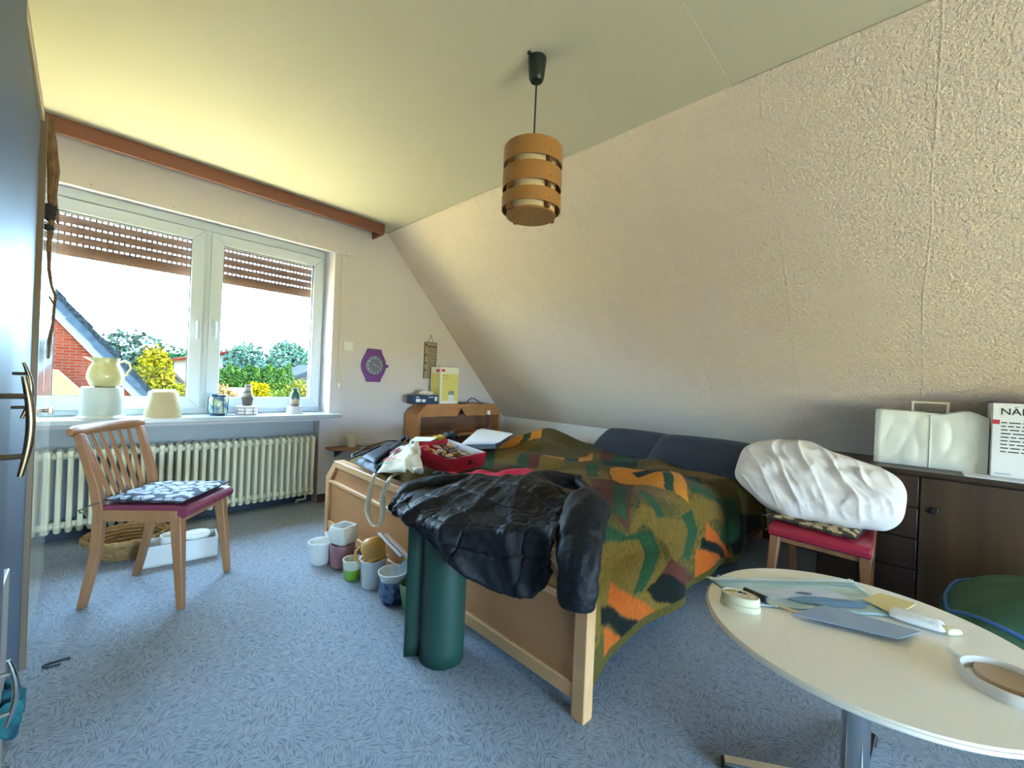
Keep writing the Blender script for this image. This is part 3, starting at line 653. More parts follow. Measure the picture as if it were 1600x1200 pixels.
m_ = MB().lathe(vessel([(.024, .0), (.033, .015), (.034, .07), (.024, .10), (.019, .125), (.023, .145)], .004), (p.x, y, SZ+.0755), 28)
tag(m_.build('ceramic_vase', mat('brown_glaze', '#4a3f38', .25, var=(12, '#a9a290', .06), stretch=(1, 1, 2.5))), 'brown striped ceramic vase set in the small brown pot', 'vase')
# small white pot upside down with green vase
p = at(459, 648, 1, 3.55); y = 3.54
m_ = MB().lathe([(0, 0), (.062, 0), (.062, .004), (.056, .014), (.052, .055), (.048, .06), (0, .06)], (p.x, y, SZ), 32)
tag(m_.build('plant_pot', mat('small_white_pot', '#c2c6ca', .3)), 'small white pot upside down on the sill under the green vase', 'pot')
m_ = MB().lathe(vessel([(.030, 0), (.034, .01), (.036, .045), (.038, .08), (.031, .104), (.019, .12), (.018, .128), (.026, .14)], .004), (p.x, y, SZ+.06), 28)
m_.cm = 0
M_vase = mat('two_tone_glaze', '#2f5d52', .25, coat=.4)
_n = M_vase.node_tree.nodes; _l = M_vase.node_tree.links; _tc = _n.new('ShaderNodeTexCoord'); _s = _n.new('ShaderNodeSeparateXYZ'); _l.new(_tc.outputs['Object'], _s.inputs[0])
_rp = _n.new('ShaderNodeValToRGB'); _e = _rp.color_ramp.elements; _e[0].position = .0; _e[0].color = (*srgb('#6b5344'), 1); _e[1].position = .060; _e[1].color = (*srgb('#2b5a4e'), 1)
_x = _e.new(.035); _x.color = (*srgb('#b59a80'), 1); _x = _e.new(.053); _x.color = (*srgb('#b8a48c'), 1)
_l.new(_s.outputs['Z'], _rp.inputs['Fac']); _l.new(_rp.outputs[0], _n['Principled BSDF'].inputs['Base Color'])
tag(m_.build('ceramic_vase', M_vase), 'green and brown ceramic vase on the small white pot', 'vase')

# ------------------------------------------------------------------ under the radiator
wb_ = thing('wicker_basket', 'shallow wicker basket on the floor under the radiator', 'basket', (.20, 3.16, 0))
M_wick = mat('wicker', '#b08a58', .7, var=(40, '#8a6438', .2))
m_ = MB()
for i in range(6):
    z = .012+i*.017; rr = .105+.012*i
    m_.tube([(.20+(rr+.004*math.sin(9*t+i*1.57))*math.cos(t), 3.16+(rr+.004*math.sin(9*t+i*1.57))*math.sin(t), z) for t in [2*math.pi*k/48 for k in range(49)]], .0095, 6, caps=False)
m_.build('woven_side', M_wick, wb_)
MB().lathe([(0, 0), (.11, 0), (.11, .012), (0, .012)], (.20, 3.16, 0), 24).build('basket_base', M_wick, wb_)
m_ = MB()
for ph in (0, math.pi): m_.tube([(.20+(.178)*math.cos(t)+.0*t, 3.16+.178*math.sin(t), .108+.008*math.sin(14*t+ph)) for t in [2*math.pi*k/72 for k in range(73)]], .01, 6, caps=False)
m_.build('braided_rim', M_wick, wb_)
M_trough = mat('trough_white', '#d5d5d0', .45)
tA = at(222, 890, 2, 0); tB = at(340, 868, 2, 0); tdir = (tB-tA).normalized(); ang = math.atan2(tdir.y, tdir.x); tl = (tB-tA).length
tr = thing('trough_planter', 'long white trough planter under the radiator', 'planter', (tA.x, tA.y, 0), None, ang)
m_ = MB(); w = .15; hh = .11
m_.box(0, tl, 0, w, 0, .008)
for q in ((0, tl, 0, .008), (0, tl, w-.008, w), (0, .008, .008, w-.008), (tl-.008, tl, .008, w-.008)): m_.box(*q, .008, hh)
m_.build('trough_body', M_trough, tr, bevel=.004, world=False)
Rt = Matrix.Rotation(ang, 3, 'Z')
for i, (u, lab, rr, h) in enumerate(((.12, 'white round pot standing left in the trough planter', .055, .13), (.225, 'white lidded pot standing right in the trough planter', .062, .128))):
    c = Vector((tA.x, tA.y, .009))+Rt@Vector((u, w/2, 0))
    m_ = MB().lathe(vessel([(rr*.75, 0), (rr*.95, h*.7), (rr, h-.01), (rr*1.04, h)], .005) if i == 0 else [(0, 0), (rr*.75, 0), (rr*.95, h*.75), (rr*1.05, h*.8), (rr*1.05, h*.9), (rr*.95, h*.95), (rr*.8, h*.93), (0, h*.92)], c, 32)
    tag(m_.build('plant_pot', M_ceram), lab, 'pot', 'white pots in the trough')

# ------------------------------------------------------------------ on the back wall
WY = D
p = at(544, 541, 1, WY); sw = thing('light_switch', 'square white light switch beside the window', 'light switch', (p.x, WY, p.z-.04))
MB().box(p.x-.04, p.x+.04, WY-.008, WY, p.z-.04, p.z+.04).build('switch_plate', M_ceram, sw, bevel=.003)
MB().box(p.x-.027, p.x+.027, WY-.014, WY-.008, p.z-.027, p.z+.027).build('rocker', M_ceram, sw, bevel=.002)
p = at(528, 592, 1, WY); bw_ = thing('belt_winder', 'cream roller shutter belt winder on the wall beside the window', 'belt winder', (p.x, WY, p.z-.08))
MB().box(p.x-.018, p.x+.018, WY-.018, WY, p.z-.085, p.z+.08).build('winder_plate', mat('cream_plastic', '#c9bfae', .4), bw_, bevel=.003)
MB().box(p.x-.012, p.x+.012, WY-.022, WY-.018, p.z-.075, p.z-.035).build('winder_slot', M_ceram, bw_, bevel=.002)
MB().box(p.x-.010, p.x+.010, WY-.021, WY-.019, p.z-.03, BZ0+.02).build('belt', mat('belt_cream', '#cfc6b4', .8), bw_, smooth_angle=0)
# purple clock shaped like a wrist watch
p = at(583, 571, 1, WY); ck = thing('wall_clock', 'purple wall clock shaped like a wrist watch', 'clock', (p.x, WY, p.z-.14))
M_purp = mat('purple_plastic', '#6f3a86', .4)
hw, hh = .097, .148
out = [(-.065, -hh), (.065, -hh), (.075, -hh*.78), (.112, -.045), (.120, 0), (.112, .045), (.075, hh*.78), (.065, hh), (-.065, hh), (-.075, hh*.78), (-.112, .045), (-.120, 0), (-.112, -.045), (-.075, -hh*.78)]
MB().prism([(p.x+a, WY-.002, p.z+b) for a, b in out], (0, -.022, 0)).build('clock_case', M_purp, ck, bevel=.006, seg=3)
RX = Matrix.Rotation(R(90), 3, 'X')
MB().lathe([(0, 0), (.088, 0), (.088, .004), (.083, .006), (0, .006)], (p.x, WY-.024, p.z), 40, RX).build('clock_face', mat('clock_face', '#6b7486', .35), ck)
MB().lathe([(.086, 0), (.094, 0), (.092, .008), (.086, .009), (.085, 0)], (p.x, WY-.024, p.z), 40, RX).build('bezel', M_purp, ck)
MB().lathe([(0, 0), (.015, 0), (.015, .018), (.012, .022), (0, .022)], (p.x+.118, WY-.012, p.z), 16, Matrix.Rotation(R(90), 3, 'Y')).build('crown', M_purp, ck)
M_num = mat('numeral_white', '#e3e6ee', .5)
for k in range(1, 13):
    a = R(90-30*k); q = Vector((p.x+.066*math.cos(a), WY-.0305, p.z+.066*math.sin(a)-.008))
    text_mesh(str(k), .027, M_num, 'numeral', ck, basis(q, (1, 0, 0), (0, 0, 1)), align='CENTER')
m_ = MB().beam((p.x, WY-.032, p.z), (p.x+.05, WY-.032, p.z-.012), .002, .006, (0, 1, 0)); m_.build('clock_hand', M_num, ck)
MB().beam((p.x, WY-.033, p.z), (p.x-.015, WY-.033, p.z+.02), .002, .007, (0, 1, 0)).build('clock_hand', M_num, ck)
# hanging wooden sign with dark writing
sT = at(672, 535, 1, WY); sB = at(668, 591, 1, WY); w = (at(680, 560, 1, WY).x-at(661, 560, 1, WY).x)/2; cx = at(671, 562, 1, WY).x
sg = thing('wall_sign', 'narrow wooden sign with rows of dark writing hung on a cord', 'sign', (cx, WY, sB.z))
MB().box(cx-w, cx+w, WY-.014, WY-.003, sB.z, sT.z).build('board', mat('weathered_board', '#a89a82', .8, var=(8, '#8b7c66', .3), stretch=(1, 1, .2)), sg, bevel=.002)
M_ink = mat('dark_ink', '#3a352e', .8); rnd = random.Random(3); m_ = MB(); z = sT.z-.035
for k in range(13):
    x = cx-w*.55+rnd.uniform(0, .02); hgt = .017 if k == 0 else .006
    while x < cx+w*.85:
        ln = rnd.uniform(.012, .03); m_.box(x, min(x+ln, cx+w*.9), WY-.0148, WY-.0139, z-hgt, z); x += ln+.008
    z -= .034 if k == 0 else .024
for zz in (sT.z-.02, sT.z-.12, sT.z-.2, sT.z-.27): m_.box(cx-w*.85, cx-w*.62, WY-.0148, WY-.0139, zz-.02, zz)
m_.build('lettering', M_ink, sg, smooth_angle=0)
m_ = MB().box(cx-w, cx-w+.006, WY-.017, WY-.014, sB.z, sT.z); m_.box(cx+w-.006, cx+w, WY-.017, WY-.014, sB.z, sT.z); m_.box(cx-w, cx+w, WY-.017, WY-.014, sT.z-.006, sT.z); m_.box(cx-w, cx+w, WY-.017, WY-.014, sB.z, sB.z+.006)
m_.build('sign_edge', mat('sign_edge', '#5d4d3c', .8), sg)
ap = at(671, 524, 1, WY).z
MB().tube([(cx-w*.45, WY-.008, sT.z), (cx, WY-.006, ap), (cx+w*.45, WY-.008, sT.z)], .0022, 6).build('cord', M_ink, sg)
MB().lathe([(0, 0), (.004, 0), (.004, .014), (0, .014)], (cx, WY, ap-.002), 8, RX).build('nail', M_brass, sg)

# half round wall shelf with flower pot
shz = .452
hs_ = thing('wall_shelf', 'half round brown shelf on the back wall beside the bed', 'shelf', (1.66, D, shz-.02))
pts = [(1.66+.235*math.cos(t), D-.20*math.sin(t)**.8 if math.sin(t) > 1e-6 else D, shz-.018) for t in [math.pi*i/24 for i in range(25)]]
MB().prism(pts, (0, 0, .018)).build('shelf_board', mat('shelf_wood', '#9a6a45', .5, var=(8, '#85583a', .3), stretch=(.2, 1, 1)), hs_, bevel=.003)
for xx in (1.50, 1.82):
    MB().prism([(xx, D, shz-.018), (xx, D-.13, shz-.018), (xx, D-.13, shz-.03), (xx, D-.02, shz-.085), (xx, D, shz-.09)], (.02, 0, 0)).build('bracket', mat('dark_bracket', '#2b3442', .5), hs_, bevel=.002)
cp = at(549, 700, 1, D-.09)
m_ = MB().lathe(vessel([(.032, 0), (.042, .085), (.045, .088), (.045, .098)], .004), (cp.x, D-.09, shz), 28)
tag(m_.build('flower_pot', mat('cream_pot', '#d9d2b6', .45)), 'small cream flower pot on the half round wall shelf', 'pot')
m_ = MB().lathe([(0, 0), (.04, 0), (.055, .008), (.05, .010), (0, .006)], (cp.x+.11, D-.09, shz), 24)
tag(m_.build('saucer', mat('glass_grey', '#a9b3ac', .2)), 'small grey dish beside the cream flower pot on the wall shelf', 'dish')

# ------------------------------------------------------------------ shelf unit against the back wall
UX0, UX1, UY0, UY1, UZ, ch_ = 2.15, 3.215, 3.262, 3.49, .82, .10
un = thing('headboard_shelf', 'oak shelf unit with chamfered corners against the back wall', 'shelf unit', ((UX0+UX1)/2, 3.38, 0))
t = .035
MB().box(UX0, UX0+t, UY0, UY1, 0, UZ-ch_).build('side_panel', M_oakpan, un, bevel=.003)
MB().box(UX1-t, UX1, UY0, UY1, 0, UZ-ch_).build('side_panel', M_oakpan, un, bevel=.003)
MB().prism([(UX0, UY0, UZ-ch_), (UX0+ch_, UY0, UZ), (UX0+ch_+.012, UY0, UZ-t), (UX0+t, UY0, UZ-ch_-.012)], (0, UY1-UY0, 0)).build('chamfer_panel', M_oakpan, un, bevel=.002)
MB().prism([(UX1, UY0, UZ-ch_), (UX1-ch_, UY0, UZ), (UX1-ch_-.012, UY0, UZ-t), (UX1-t, UY0, UZ-ch_-.012)], (0, UY1-UY0, 0)).build('chamfer_panel', M_oakpan, un, bevel=.002)
MB().box(UX0+ch_, UX1-ch_, UY0, UY1, UZ-t, UZ).build('top_panel', M_oakpan, un, bevel=.003)
MB().box(UX0+t, UX1-t, UY1-.012, UY1, .05, UZ-.05).build('back_panel', mat('unit_back', '#8d6142', .6), un, smooth_angle=0)
mx = at(721, 640, 1, UY0).x; fz = at(690, 651, 1, UY0).z
for (xa, xb) in ((UX0+t, mx), (UX1-t, mx)):
    s = 1 if xb > xa else -1
    MB().prism([(xa, UY0-.004, UZ-t-.07), (xa+s*.07, UY0-.004, UZ-t), (xb, UY0-.004, UZ-t), (xb-s*.055, UY0-.004, fz), (xa, UY0-.004, fz)], (0, .018, 0)).build('fascia_board', M_oakpan, un, bevel=.002)
MB().box(UX0+t, UX1-t, UY0+.01, UY1-.012, .505, .525).build('shelf_board', M_oakpan, un, bevel=.002)
MB().box(UX0+t, UX1-t, UY0+.02, UY1-.012, .06, .085).build('shelf_board', M_oakpan, un, bevel=.002)
# boxes on the unit
def carton(name, label, x0, x1, y0, y1, z0, z1, m, rz=0):
    t = thing(name, label, 'box', ((x0+x1)/2, (y0+y1)/2, z0)); MB().box(x0, x1, y0, y1, z0, z1).build('carton', m, t, bevel=.0015); return t
yA = 3.31
q0 = at(688, 600, 1, yA); q1 = at(716, 600, 1, yA); ql = at(668, 600, 1, 3.47); zt = at(700, 574, 1, yA).z
yb = carton('appliance_box', 'tall white and yellow cardboard box on the shelf unit', q0.x, q1.x, yA, 3.475, UZ, zt, mat('carton_cream', '#ebe7d4', .6))
M_yel = mat('print_yellow', '#e0d277', .6); M_red = mat('print_red', '#b92c38', .5); M_grey = mat('print_grey', '#8c8f8e', .6)
hgt = zt-UZ; X0, X1 = q0.x, q1.x; W_ = X1-X0
m_ = MB().box(X0+.02, X1-.004, yA-.001, yA, UZ+.03, UZ+hgt*.82); m_.build('yellow_print', M_yel, yb, smooth_angle=0)
MB().box(X0-.001, X0, yA+.01, 3.46, UZ+.01, UZ+hgt*.82).build('yellow_print', M_yel, yb, smooth_angle=0)
m_ = MB().box(X0+.01, X0+.05, yA-.002, yA, zt-.045, zt-.022); m_.box(X0-.002, X0, yA+.02, yA+.07, zt-.05, zt-.025); m_.build('red_logo', M_red, yb, smooth_angle=0)
m_ = MB()
for k, (l_, w_) in enumerate(((.06, .005), (.10, .003), (.075, .003))): m_.box(X0+.02, X0+.02+l_, yA-.0022, yA, zt-.085-k*.018, zt-.085-k*.018+w_)
m_.build('print_lines', M_grey, yb, smooth_angle=0)
m_ = MB(); cx_ = X0+W_*.62
m_.lathe([(0, 0), (.034, 0), (.036, .07), (.03, .075), (0, .075)], (cx_, yA-.001, UZ+.012), 20, Matrix.Diagonal((1, .05, 1)))
m_.build('appliance_picture', mat('picture_white', '#d9dcdd', .5), yb)
m_ = MB()
for k in range(3): m_.lathe([(0, 0), (.011, 0), (.012, .03), (.006, .04), (0, .04)], (cx_+(k-1)*.024, yA-.001, UZ+.09), 12, Matrix.Diagonal((1, .06, 1)))
m_.build('jar_picture', M_grey, yb)
q0 = at(645, 622, 1, 3.30); q1 = at(684, 622, 1, 3.30); zt2 = UZ+.083
nb = carton('blue_box', 'flat dark blue cardboard box with white pictures on the shelf unit', q0.x, q1.x, 3.29, 3.40, UZ, zt2, mat('carton_navy', '#2a3f5e', .5))
m_ = MB(); y = 3.2895
for (a, b, c, d) in ((.10, .28, .02, .05), (.33, .48, .02, .045), (.10, .22, .062, .07), (.6, .8, .062, .07), (.85, .95, .03, .07)):
    m_.box(lerp(q0.x, q1.x, a), lerp(q0.x, q1.x, b), y, y+.001, UZ+c, UZ+d)
m_.build('white_print', M_paper, nb, smooth_angle=0)
qc = Vector(((q0.x+q1.x)/2+.03, 3.345, zt2))
m_ = MB().cushion(18, 14, lambda a, b: (qc+Vector((a*.065, b*.045, .016+.006*math.sin(a*6+b*4))), Vector((0, 0, 1))), lambda a, b: (.022+.008*nz(a*3, b*3), .014), p=3)
tag(m_.build('crumpled_cloth', mat('cream_crumple', '#e2dcc8', .8)), 'crumpled cream cloth on the flat blue box', 'cloth')
cb = [at(x, y, 1, 3.38) for x, y in ((717, 627), (728, 629), (736, 628))]
m_ = MB().tube([Vector((cb[0].x+i*.035, 3.38-.02*math.sin(i), UZ+.006+(.045 if i in (5, 6) else 0)+(.02 if i in (4, 7) else 0))) for i in range(10)], .005, 6)
tag(m_.build('power_cable', M_black), 'black cable lying on top of the shelf unit', 'cable')
# lava lamp like bottle on the inner shelf
lp = at(762, 672, 1, 3.22); ll = thing('lava_lamp', 'slim lamp with white cap, clear glass and red base in the shelf unit', 'lamp', (lp.x, 3.22, .525))
M_clear = bpy.data.materials.new('clear_glass'); M_clear.use_nodes = True
_n = M_clear.node_tree.nodes; _l = M_clear.node_tree.links; _n.remove(_n['Principled BSDF'])
_t = _n.new('ShaderNodeBsdfTransparent'); _t.inputs[0].default_value = (.9, .86, .9, 1); _g = _n.new('ShaderNodeBsdfGlossy'); _g.inputs['Roughness'].default_value = .05
_fr = _n.new('ShaderNodeLayerWeight'); _fr.inputs['Blend'].default_value = .35; _mx = _n.new('ShaderNodeMixShader')
_l.new(_fr.outputs['Facing'], _mx.inputs[0]); _l.new(_t.outputs[0], _mx.inputs[1]); _l.new(_g.outputs[0], _mx.inputs[2]); _l.new(_mx.outputs[0], _n['Material Output'].inputs['Surface'])
MB().lathe([(0, 0), (.042, 0), (.035, .02), (.033, .045), (0, .045)], (lp.x, 3.22, .525), 24).build('lamp_base', mat('red_base', '#8c2436', .3), ll)
MB().lathe([(.031, .045), (.019, .175), (.018, .19)], (lp.x, 3.22, .525), 24, cap=False).build('glass_body', M_clear, ll)
MB().lathe([(0, .188), (.021, .188), (.021, .215), (.015, .228), (0, .23)], (lp.x, 3.22, .525), 24).build('lamp_cap', M_ceram, ll)
MB().box(lp.x-.09, UX1-t, UY0-.09, UY0+.012, .505, .525).build('shelf_board', M_oakpan, un, bevel=.002)

# ------------------------------------------------------------------ bed
FA = Vector((1.105, .70, 0)); FL = 2.08; fang = math.atan2(.035, 2.08)
bed = thing('bed_frame', 'light oak double bed with chamfered footboard', 'bed', (1.105, .70, 0), None, -fang)
B = dict(parent=bed, world=False)
T = .048; ht, hc, cw = .508, .385, .13
for y0 in (0, FL-.05):
    MB().box(0, T, y0, y0+.05, 0, hc).build('post', M_oakedge, bevel=.004, **B)
for s in (0, 1):
    Yf = (lambda y: y) if s == 0 else (lambda y: FL-y)
    MB().prism([(0, Yf(0), hc), (0, Yf(cw), ht), (0, Yf(cw+.02), ht-.045), (0, Yf(.05), hc-.03)], (T, 0, 0)).build('chamfer_rail', M_oakedge, bevel=.003, **B)
MB().box(-.004, T+.012, cw, FL-cw, ht-.042, ht).build('top_rail', M_oakedge, bevel=.005, **B)
MB().box(.004, T-.004, .05, FL-.05, .055, .105).build('bottom_rail', M_oakedge, bevel=.004, **B)
MB().box(.0, T-.01, .05, FL-.05, .352, .374).build('mid_rail', M_oakedge, bevel=.004, **B)
MB().box(.016, T-.012, .05, FL-.05, .105, .352).build('lower_panel', M_oakpan, smooth_angle=0, **B)
MB().prism([(.016, .05, .374), (.016, FL-.05, .374), (.016, FL-.05, hc-.01), (.016, FL-cw-.02, ht-.042), (.016, cw+.02, ht-.042), (.016, .05, hc-.01)], (T-.03, 0, 0)).build('upper_panel', M_oakpan, smooth_angle=0, **B)
MB().box(T, 2.30, .115, .14, .15, .34).build('side_rail', M_oakpan, bevel=.003, **B)
MB().box(T, 2.30, FL-.07, FL-.045, .15, .34).build('side_rail', M_oakpan, bevel=.003, **B)
MB().box(2.30, 2.335, .09, FL-.02, .10, .50).build('head_panel', M_oakpan, bevel=.004, **B)
for y in (.09, FL-.07): MB().box(2.30, 2.335, y, y+.05, 0, .10).build('leg', M_oakedge, bevel=.003, **B)
mt = MB().box(1.19, 3.40, .79, 2.72, .20, .47)
tag(mt.build('mattress', mat('mattress_ticking', '#b9b2a4', .9), bevel=.05, seg=4), 'thick mattress hidden under the patterned blanket', 'mattress')

# blanket ---------------------------------------------------------
def gss(x, y, cx, cy, sx, sy, h, a=0):
    dx, dy = x-cx, y-cy; c, s = math.cos(a), math.sin(a); u, v = dx*c+dy*s, -dx*s+dy*c
    return h*math.exp(-(u/sx)**2-(v/sy)**2)
def bed_top(x, y):
    z = .515
    z += gss(x, y, 3.05, 2.42, .34, .26, .10)           # pillow below the blanket
    z += gss(x, y, 2.75, 2.20, .10, .5, .035, .3)
    z += gss(x, y, 2.25, 1.75, .09, .55, .045, .25)
    z += gss(x, y, 1.85, 1.40, .09, .50, .04, -.2)
    z += gss(x, y, 2.60, 1.15, .5, .12, .035, .5)
    z += gss(x, y, 2.1, .98, .6, .12, .025, .1)
    z += gss(x, y, 1.5, 2.25, .28, .28, .05)
    z += gss(x, y, 1.75, .95, .30, .20, .03)
    z += .022*nz(x*2.2, y*2.6, 3)+.012*nz(x*5, y*6, 8)
    z += .016*math.sin(7*x+5*y+3*nz(x*2, y*2, 1))*smooth((x-1.5)/.6)
    z -= .05*smooth((1.30-x)/.12)
    return z
YE, YB, HEM = .785, 2.74, .095                           # near edge, far edge, hem height
XB0, XB1 = 1.168, 3.30
def blanket_pt(u, v):
    x = lerp(XB0, XB1, u)
    xr = x
    if v >= YE:
        y = v; z = bed_top(x, y); e = (y-YE)/.09
        if e < 1: z -= .05*(1-e)**2
        e = (YB-y)/.10
        if e < 1: z -= .10*(1-max(0, e))**2
    else:
        d = YE-v; z0 = bed_top(x, YE)-.05; fl = smooth(d/.35)
        y = YE-.045*math.sin(min(1, d/.12)*math.pi/2)-.028*fl*(1+.9*math.sin(x*7.5+1.2+2*nz(x*2, 0, 5))) - .012*fl*math.sin(x*15)
        z = z0-(d-.02*min(1, d/.1))
    return Vector((xr, y, z))
VMIN = YE-(.465-.05-HEM+.045)
# pattern patches, measured on the photograph and laid out in blanket coordinates
def to_uv(px, py):
    q = at(px, py, 2, .535)
    if q.y >= YE: return (q.x, q.y)
    q = at(px, py, 1, .735); return (q.x, YE-(.475-min(.475, q.z)))
OLI, MUS, GRN, DGR, BRN, ORA, AMB, BLK = [tuple(q*.72 for q in srgb(h)) for h in ('#5c4f20', '#7d6226', '#2c4f30', '#22382a', '#633324', '#c95f1e', '#d98a22', '#191c16')]
S_ = 540/1600
def cp_(pts): return [to_uv(660+x*S_, 660+y*S_) for x, y in pts]
PATCH = [(MUS, [(860, 500), (1030, 530), (1030, 640), (960, 810), (850, 740)]), (MUS, [(1010, 390), (1180, 390), (1240, 450), (1230, 600), (1130, 650), (1100, 560), (1095, 500), (1000, 470)]),
 (MUS, [(480, 205), (560, 190), (860, 230), (870, 280), (760, 260), (450, 250)]), (MUS, [(1180, 380), (1340, 350), (1390, 380), (1390, 470), (1290, 480), (1290, 420)]),
 (BRN, [(775, 262), (985, 262), (1015, 435), (870, 430), (790, 330)]), (GRN, [(875, 283), (945, 285), (945, 435), (880, 430)]),
 (BRN, [(1130, 650), (1290, 730), (1280, 790), (1070, 740)]), (BLK, [(1080, 720), (1200, 770), (1150, 850), (1050, 850), (1020, 800)]),
 (BLK, [(1440, 430), (1545, 440), (1545, 580), (1410, 650), (1390, 570)]),
 (AMB, [(560, 148), (660, 150), (650, 172), (570, 165)]), (DGR, [(660, 150), (725, 152), (720, 176), (655, 172)]), (AMB, [(725, 152), (790, 128), (785, 175), (720, 178)]),
 (AMB, [(870, 222), (995, 222), (1090, 265), (1150, 270), (1140, 235), (1195, 238), (1230, 325), (1110, 312), (1000, 300), (880, 262)]), (DGR, [(970, 240), (1040, 240), (1100, 262), (1000, 262)]), (GRN, [(1110, 268), (1155, 272), (1170, 318), (1120, 312)]),
 (GRN, [(755, 190), (815, 195), (812, 255), (760, 250)]), (GRN, [(850, 200), (985, 205), (990, 222), (860, 218)]),
 (GRN, [(835, 455), (1000, 485), (1095, 525), (1085, 640), (1010, 810), (965, 820), (1030, 650), (1030, 570), (960, 525), (835, 490)]),
 (GRN, [(1010, 338), (1180, 360), (1290, 400), (1275, 520), (1240, 650), (1190, 640), (1245, 490), (1240, 420), (1150, 385), (1010, 368)]),
 (GRN, [(1240, 280), (1400, 310), (1455, 360), (1445, 480), (1390, 570), (1350, 570), (1405, 430), (1395, 360), (1250, 312)]),
 (ORA, [(875, 755), (1090, 930), (1030, 980), (850, 850)]), (BLK, [(820, 840), (1030, 980), (965, 1025), (820, 925)]), (ORA, [(825, 950), (958, 1025), (880, 1110), (845, 1170), (820, 1160)]),
 (ORA, [(1310, 478), (1410, 640), (1365, 655), (1300, 545)]), (BLK, [(1290, 540), (1365, 605), (1372, 660), (1280, 590)]), (ORA, [(1268, 588), (1368, 655), (1352, 725), (1262, 720)]),
 (AMB, [(410, 76), (472, 72), (452, 98), (345, 100)]), (GRN, [(472, 72), (512, 70), (490, 100), (450, 98)]), (AMB, [(512, 70), (560, 70), (545, 100), (488, 102)]),
 (GRN, [(240, 140), (335, 140), (325, 212), (238, 212)]), (BRN, [(300, 218), (440, 178), (425, 215), (330, 240)]), (GRN, [(445, 160), (492, 150), (478, 205), (415, 212)]), (BRN, [(492, 148), (562, 140), (530, 195), (478, 203)]),
 (GRN, [(185, 105), (262, 98), (255, 130), (190, 132)]), (BRN, [(262, 98), (330, 95), (310, 125), (255, 130)]), (BRN, [(520, 35), (600, 28), (740, 50), (700, 75), (560, 62)]), (GRN, [(650, 55), (700, 55), (690, 85), (640, 80)]), (DGR, [(740, 48), (800, 75), (795, 100), (740, 98)]),
 (BRN, [(830, 120), (890, 110), (880, 150), (820, 165)]), (DGR, [(830, 165), (1000, 170), (990, 200), (850, 195)]), (GRN, [(900, 115), (960, 140), (930, 165), (880, 150)]), (DGR, [(1200, 250), (1290, 250), (1290, 275), (1210, 270)]), (DGR, [(200, 255), (330, 300), (330, 340), (200, 340)]), (GRN, [(60, 290), (140, 250), (150, 330), (70, 330)])]
PATCH = [(c, cp_(p)) for c, p in PATCH]
def inside(p, poly):
    x, y = p; r = False; j = len(poly)-1
    for i in range(len(poly)):
        xi, yi = poly[i]; xj, yj = poly[j]
        if (yi > y) != (yj > y) and x < (xj-xi)*(y-yi)/(yj-yi)+xi: r = not r
        j = i
    return r
PB = [(c, p, min(q[0] for q in p), max(q[0] for q in p), min(q[1] for q in p), max(q[1] for q in p)) for c, p in PATCH]
def blanket_col(x, v):
    wx, wv = x+.012*nz(x*9, v*9, 2), v+.012*nz(x*9, v*9, 7)
    c = None
    for cc_, p, a, b, e, f in PB:
        if a <= wx <= b and e <= wv <= f and inside((wx, wv), p): c = cc_
    if c is None:
        t = nz(x*2.1, v*2.4, 11)+.25*nz(x*40, v*40)
        c = OLI if t > -.1 else MUS
        if t > .42: c = DGR
    if v < VMIN+.035: c = OLI
    k = 1+.35*nz(x*70, v*70, 4)
    return (c[0]*k, c[1]*k, c[2]*k)
NU, NV = 250, 300
m_ = MB(); m_.grid(NU, NV, lambda u, w: blanket_pt(u, lerp(VMIN, YB, w)))
m_.c = [blanket_col(lerp(XB0, XB1, i/(NU-1)), lerp(VMIN, YB, j/(NV-1))) for j in range(NV) for i in range(NU)]
M_blank = bpy.data.materials.new('wool_blanket'); M_blank.use_nodes = True
_n = M_blank.node_tree.nodes; _l = M_blank.node_tree.links; _p = _n['Principled BSDF']; _p.inputs['Roughness'].default_value = .95; _p.inputs['Sheen Weight'].default_value = .05; _p.inputs['Specular IOR Level'].default_value = .1
_a = _n.new('ShaderNodeVertexColor'); _a.layer_name = 'Col'; _l.new(_a.outputs[0], _p.inputs['Base Color'])
_tc = _n.new('ShaderNodeTexCoord'); _t = _n.new('ShaderNodeTexNoise'); _t.inputs['Scale'].default_value = 260; _l.new(_tc.outputs['Object'], _t.inputs['Vector'])
_b = _n.new('ShaderNodeBump'); _b.inputs['Strength'].default_value = .5; _b.inputs['Distance'].default_value = .006; _l.new(_t.outputs['Fac'], _b.inputs['Height']); _l.new(_b.outputs[0], _p.inputs['Normal'])
tag(m_.build('blanket', M_blank, solid=-.008, smooth_angle=80), 'woolly olive, green and orange patterned blanket over the bed', 'blanket')

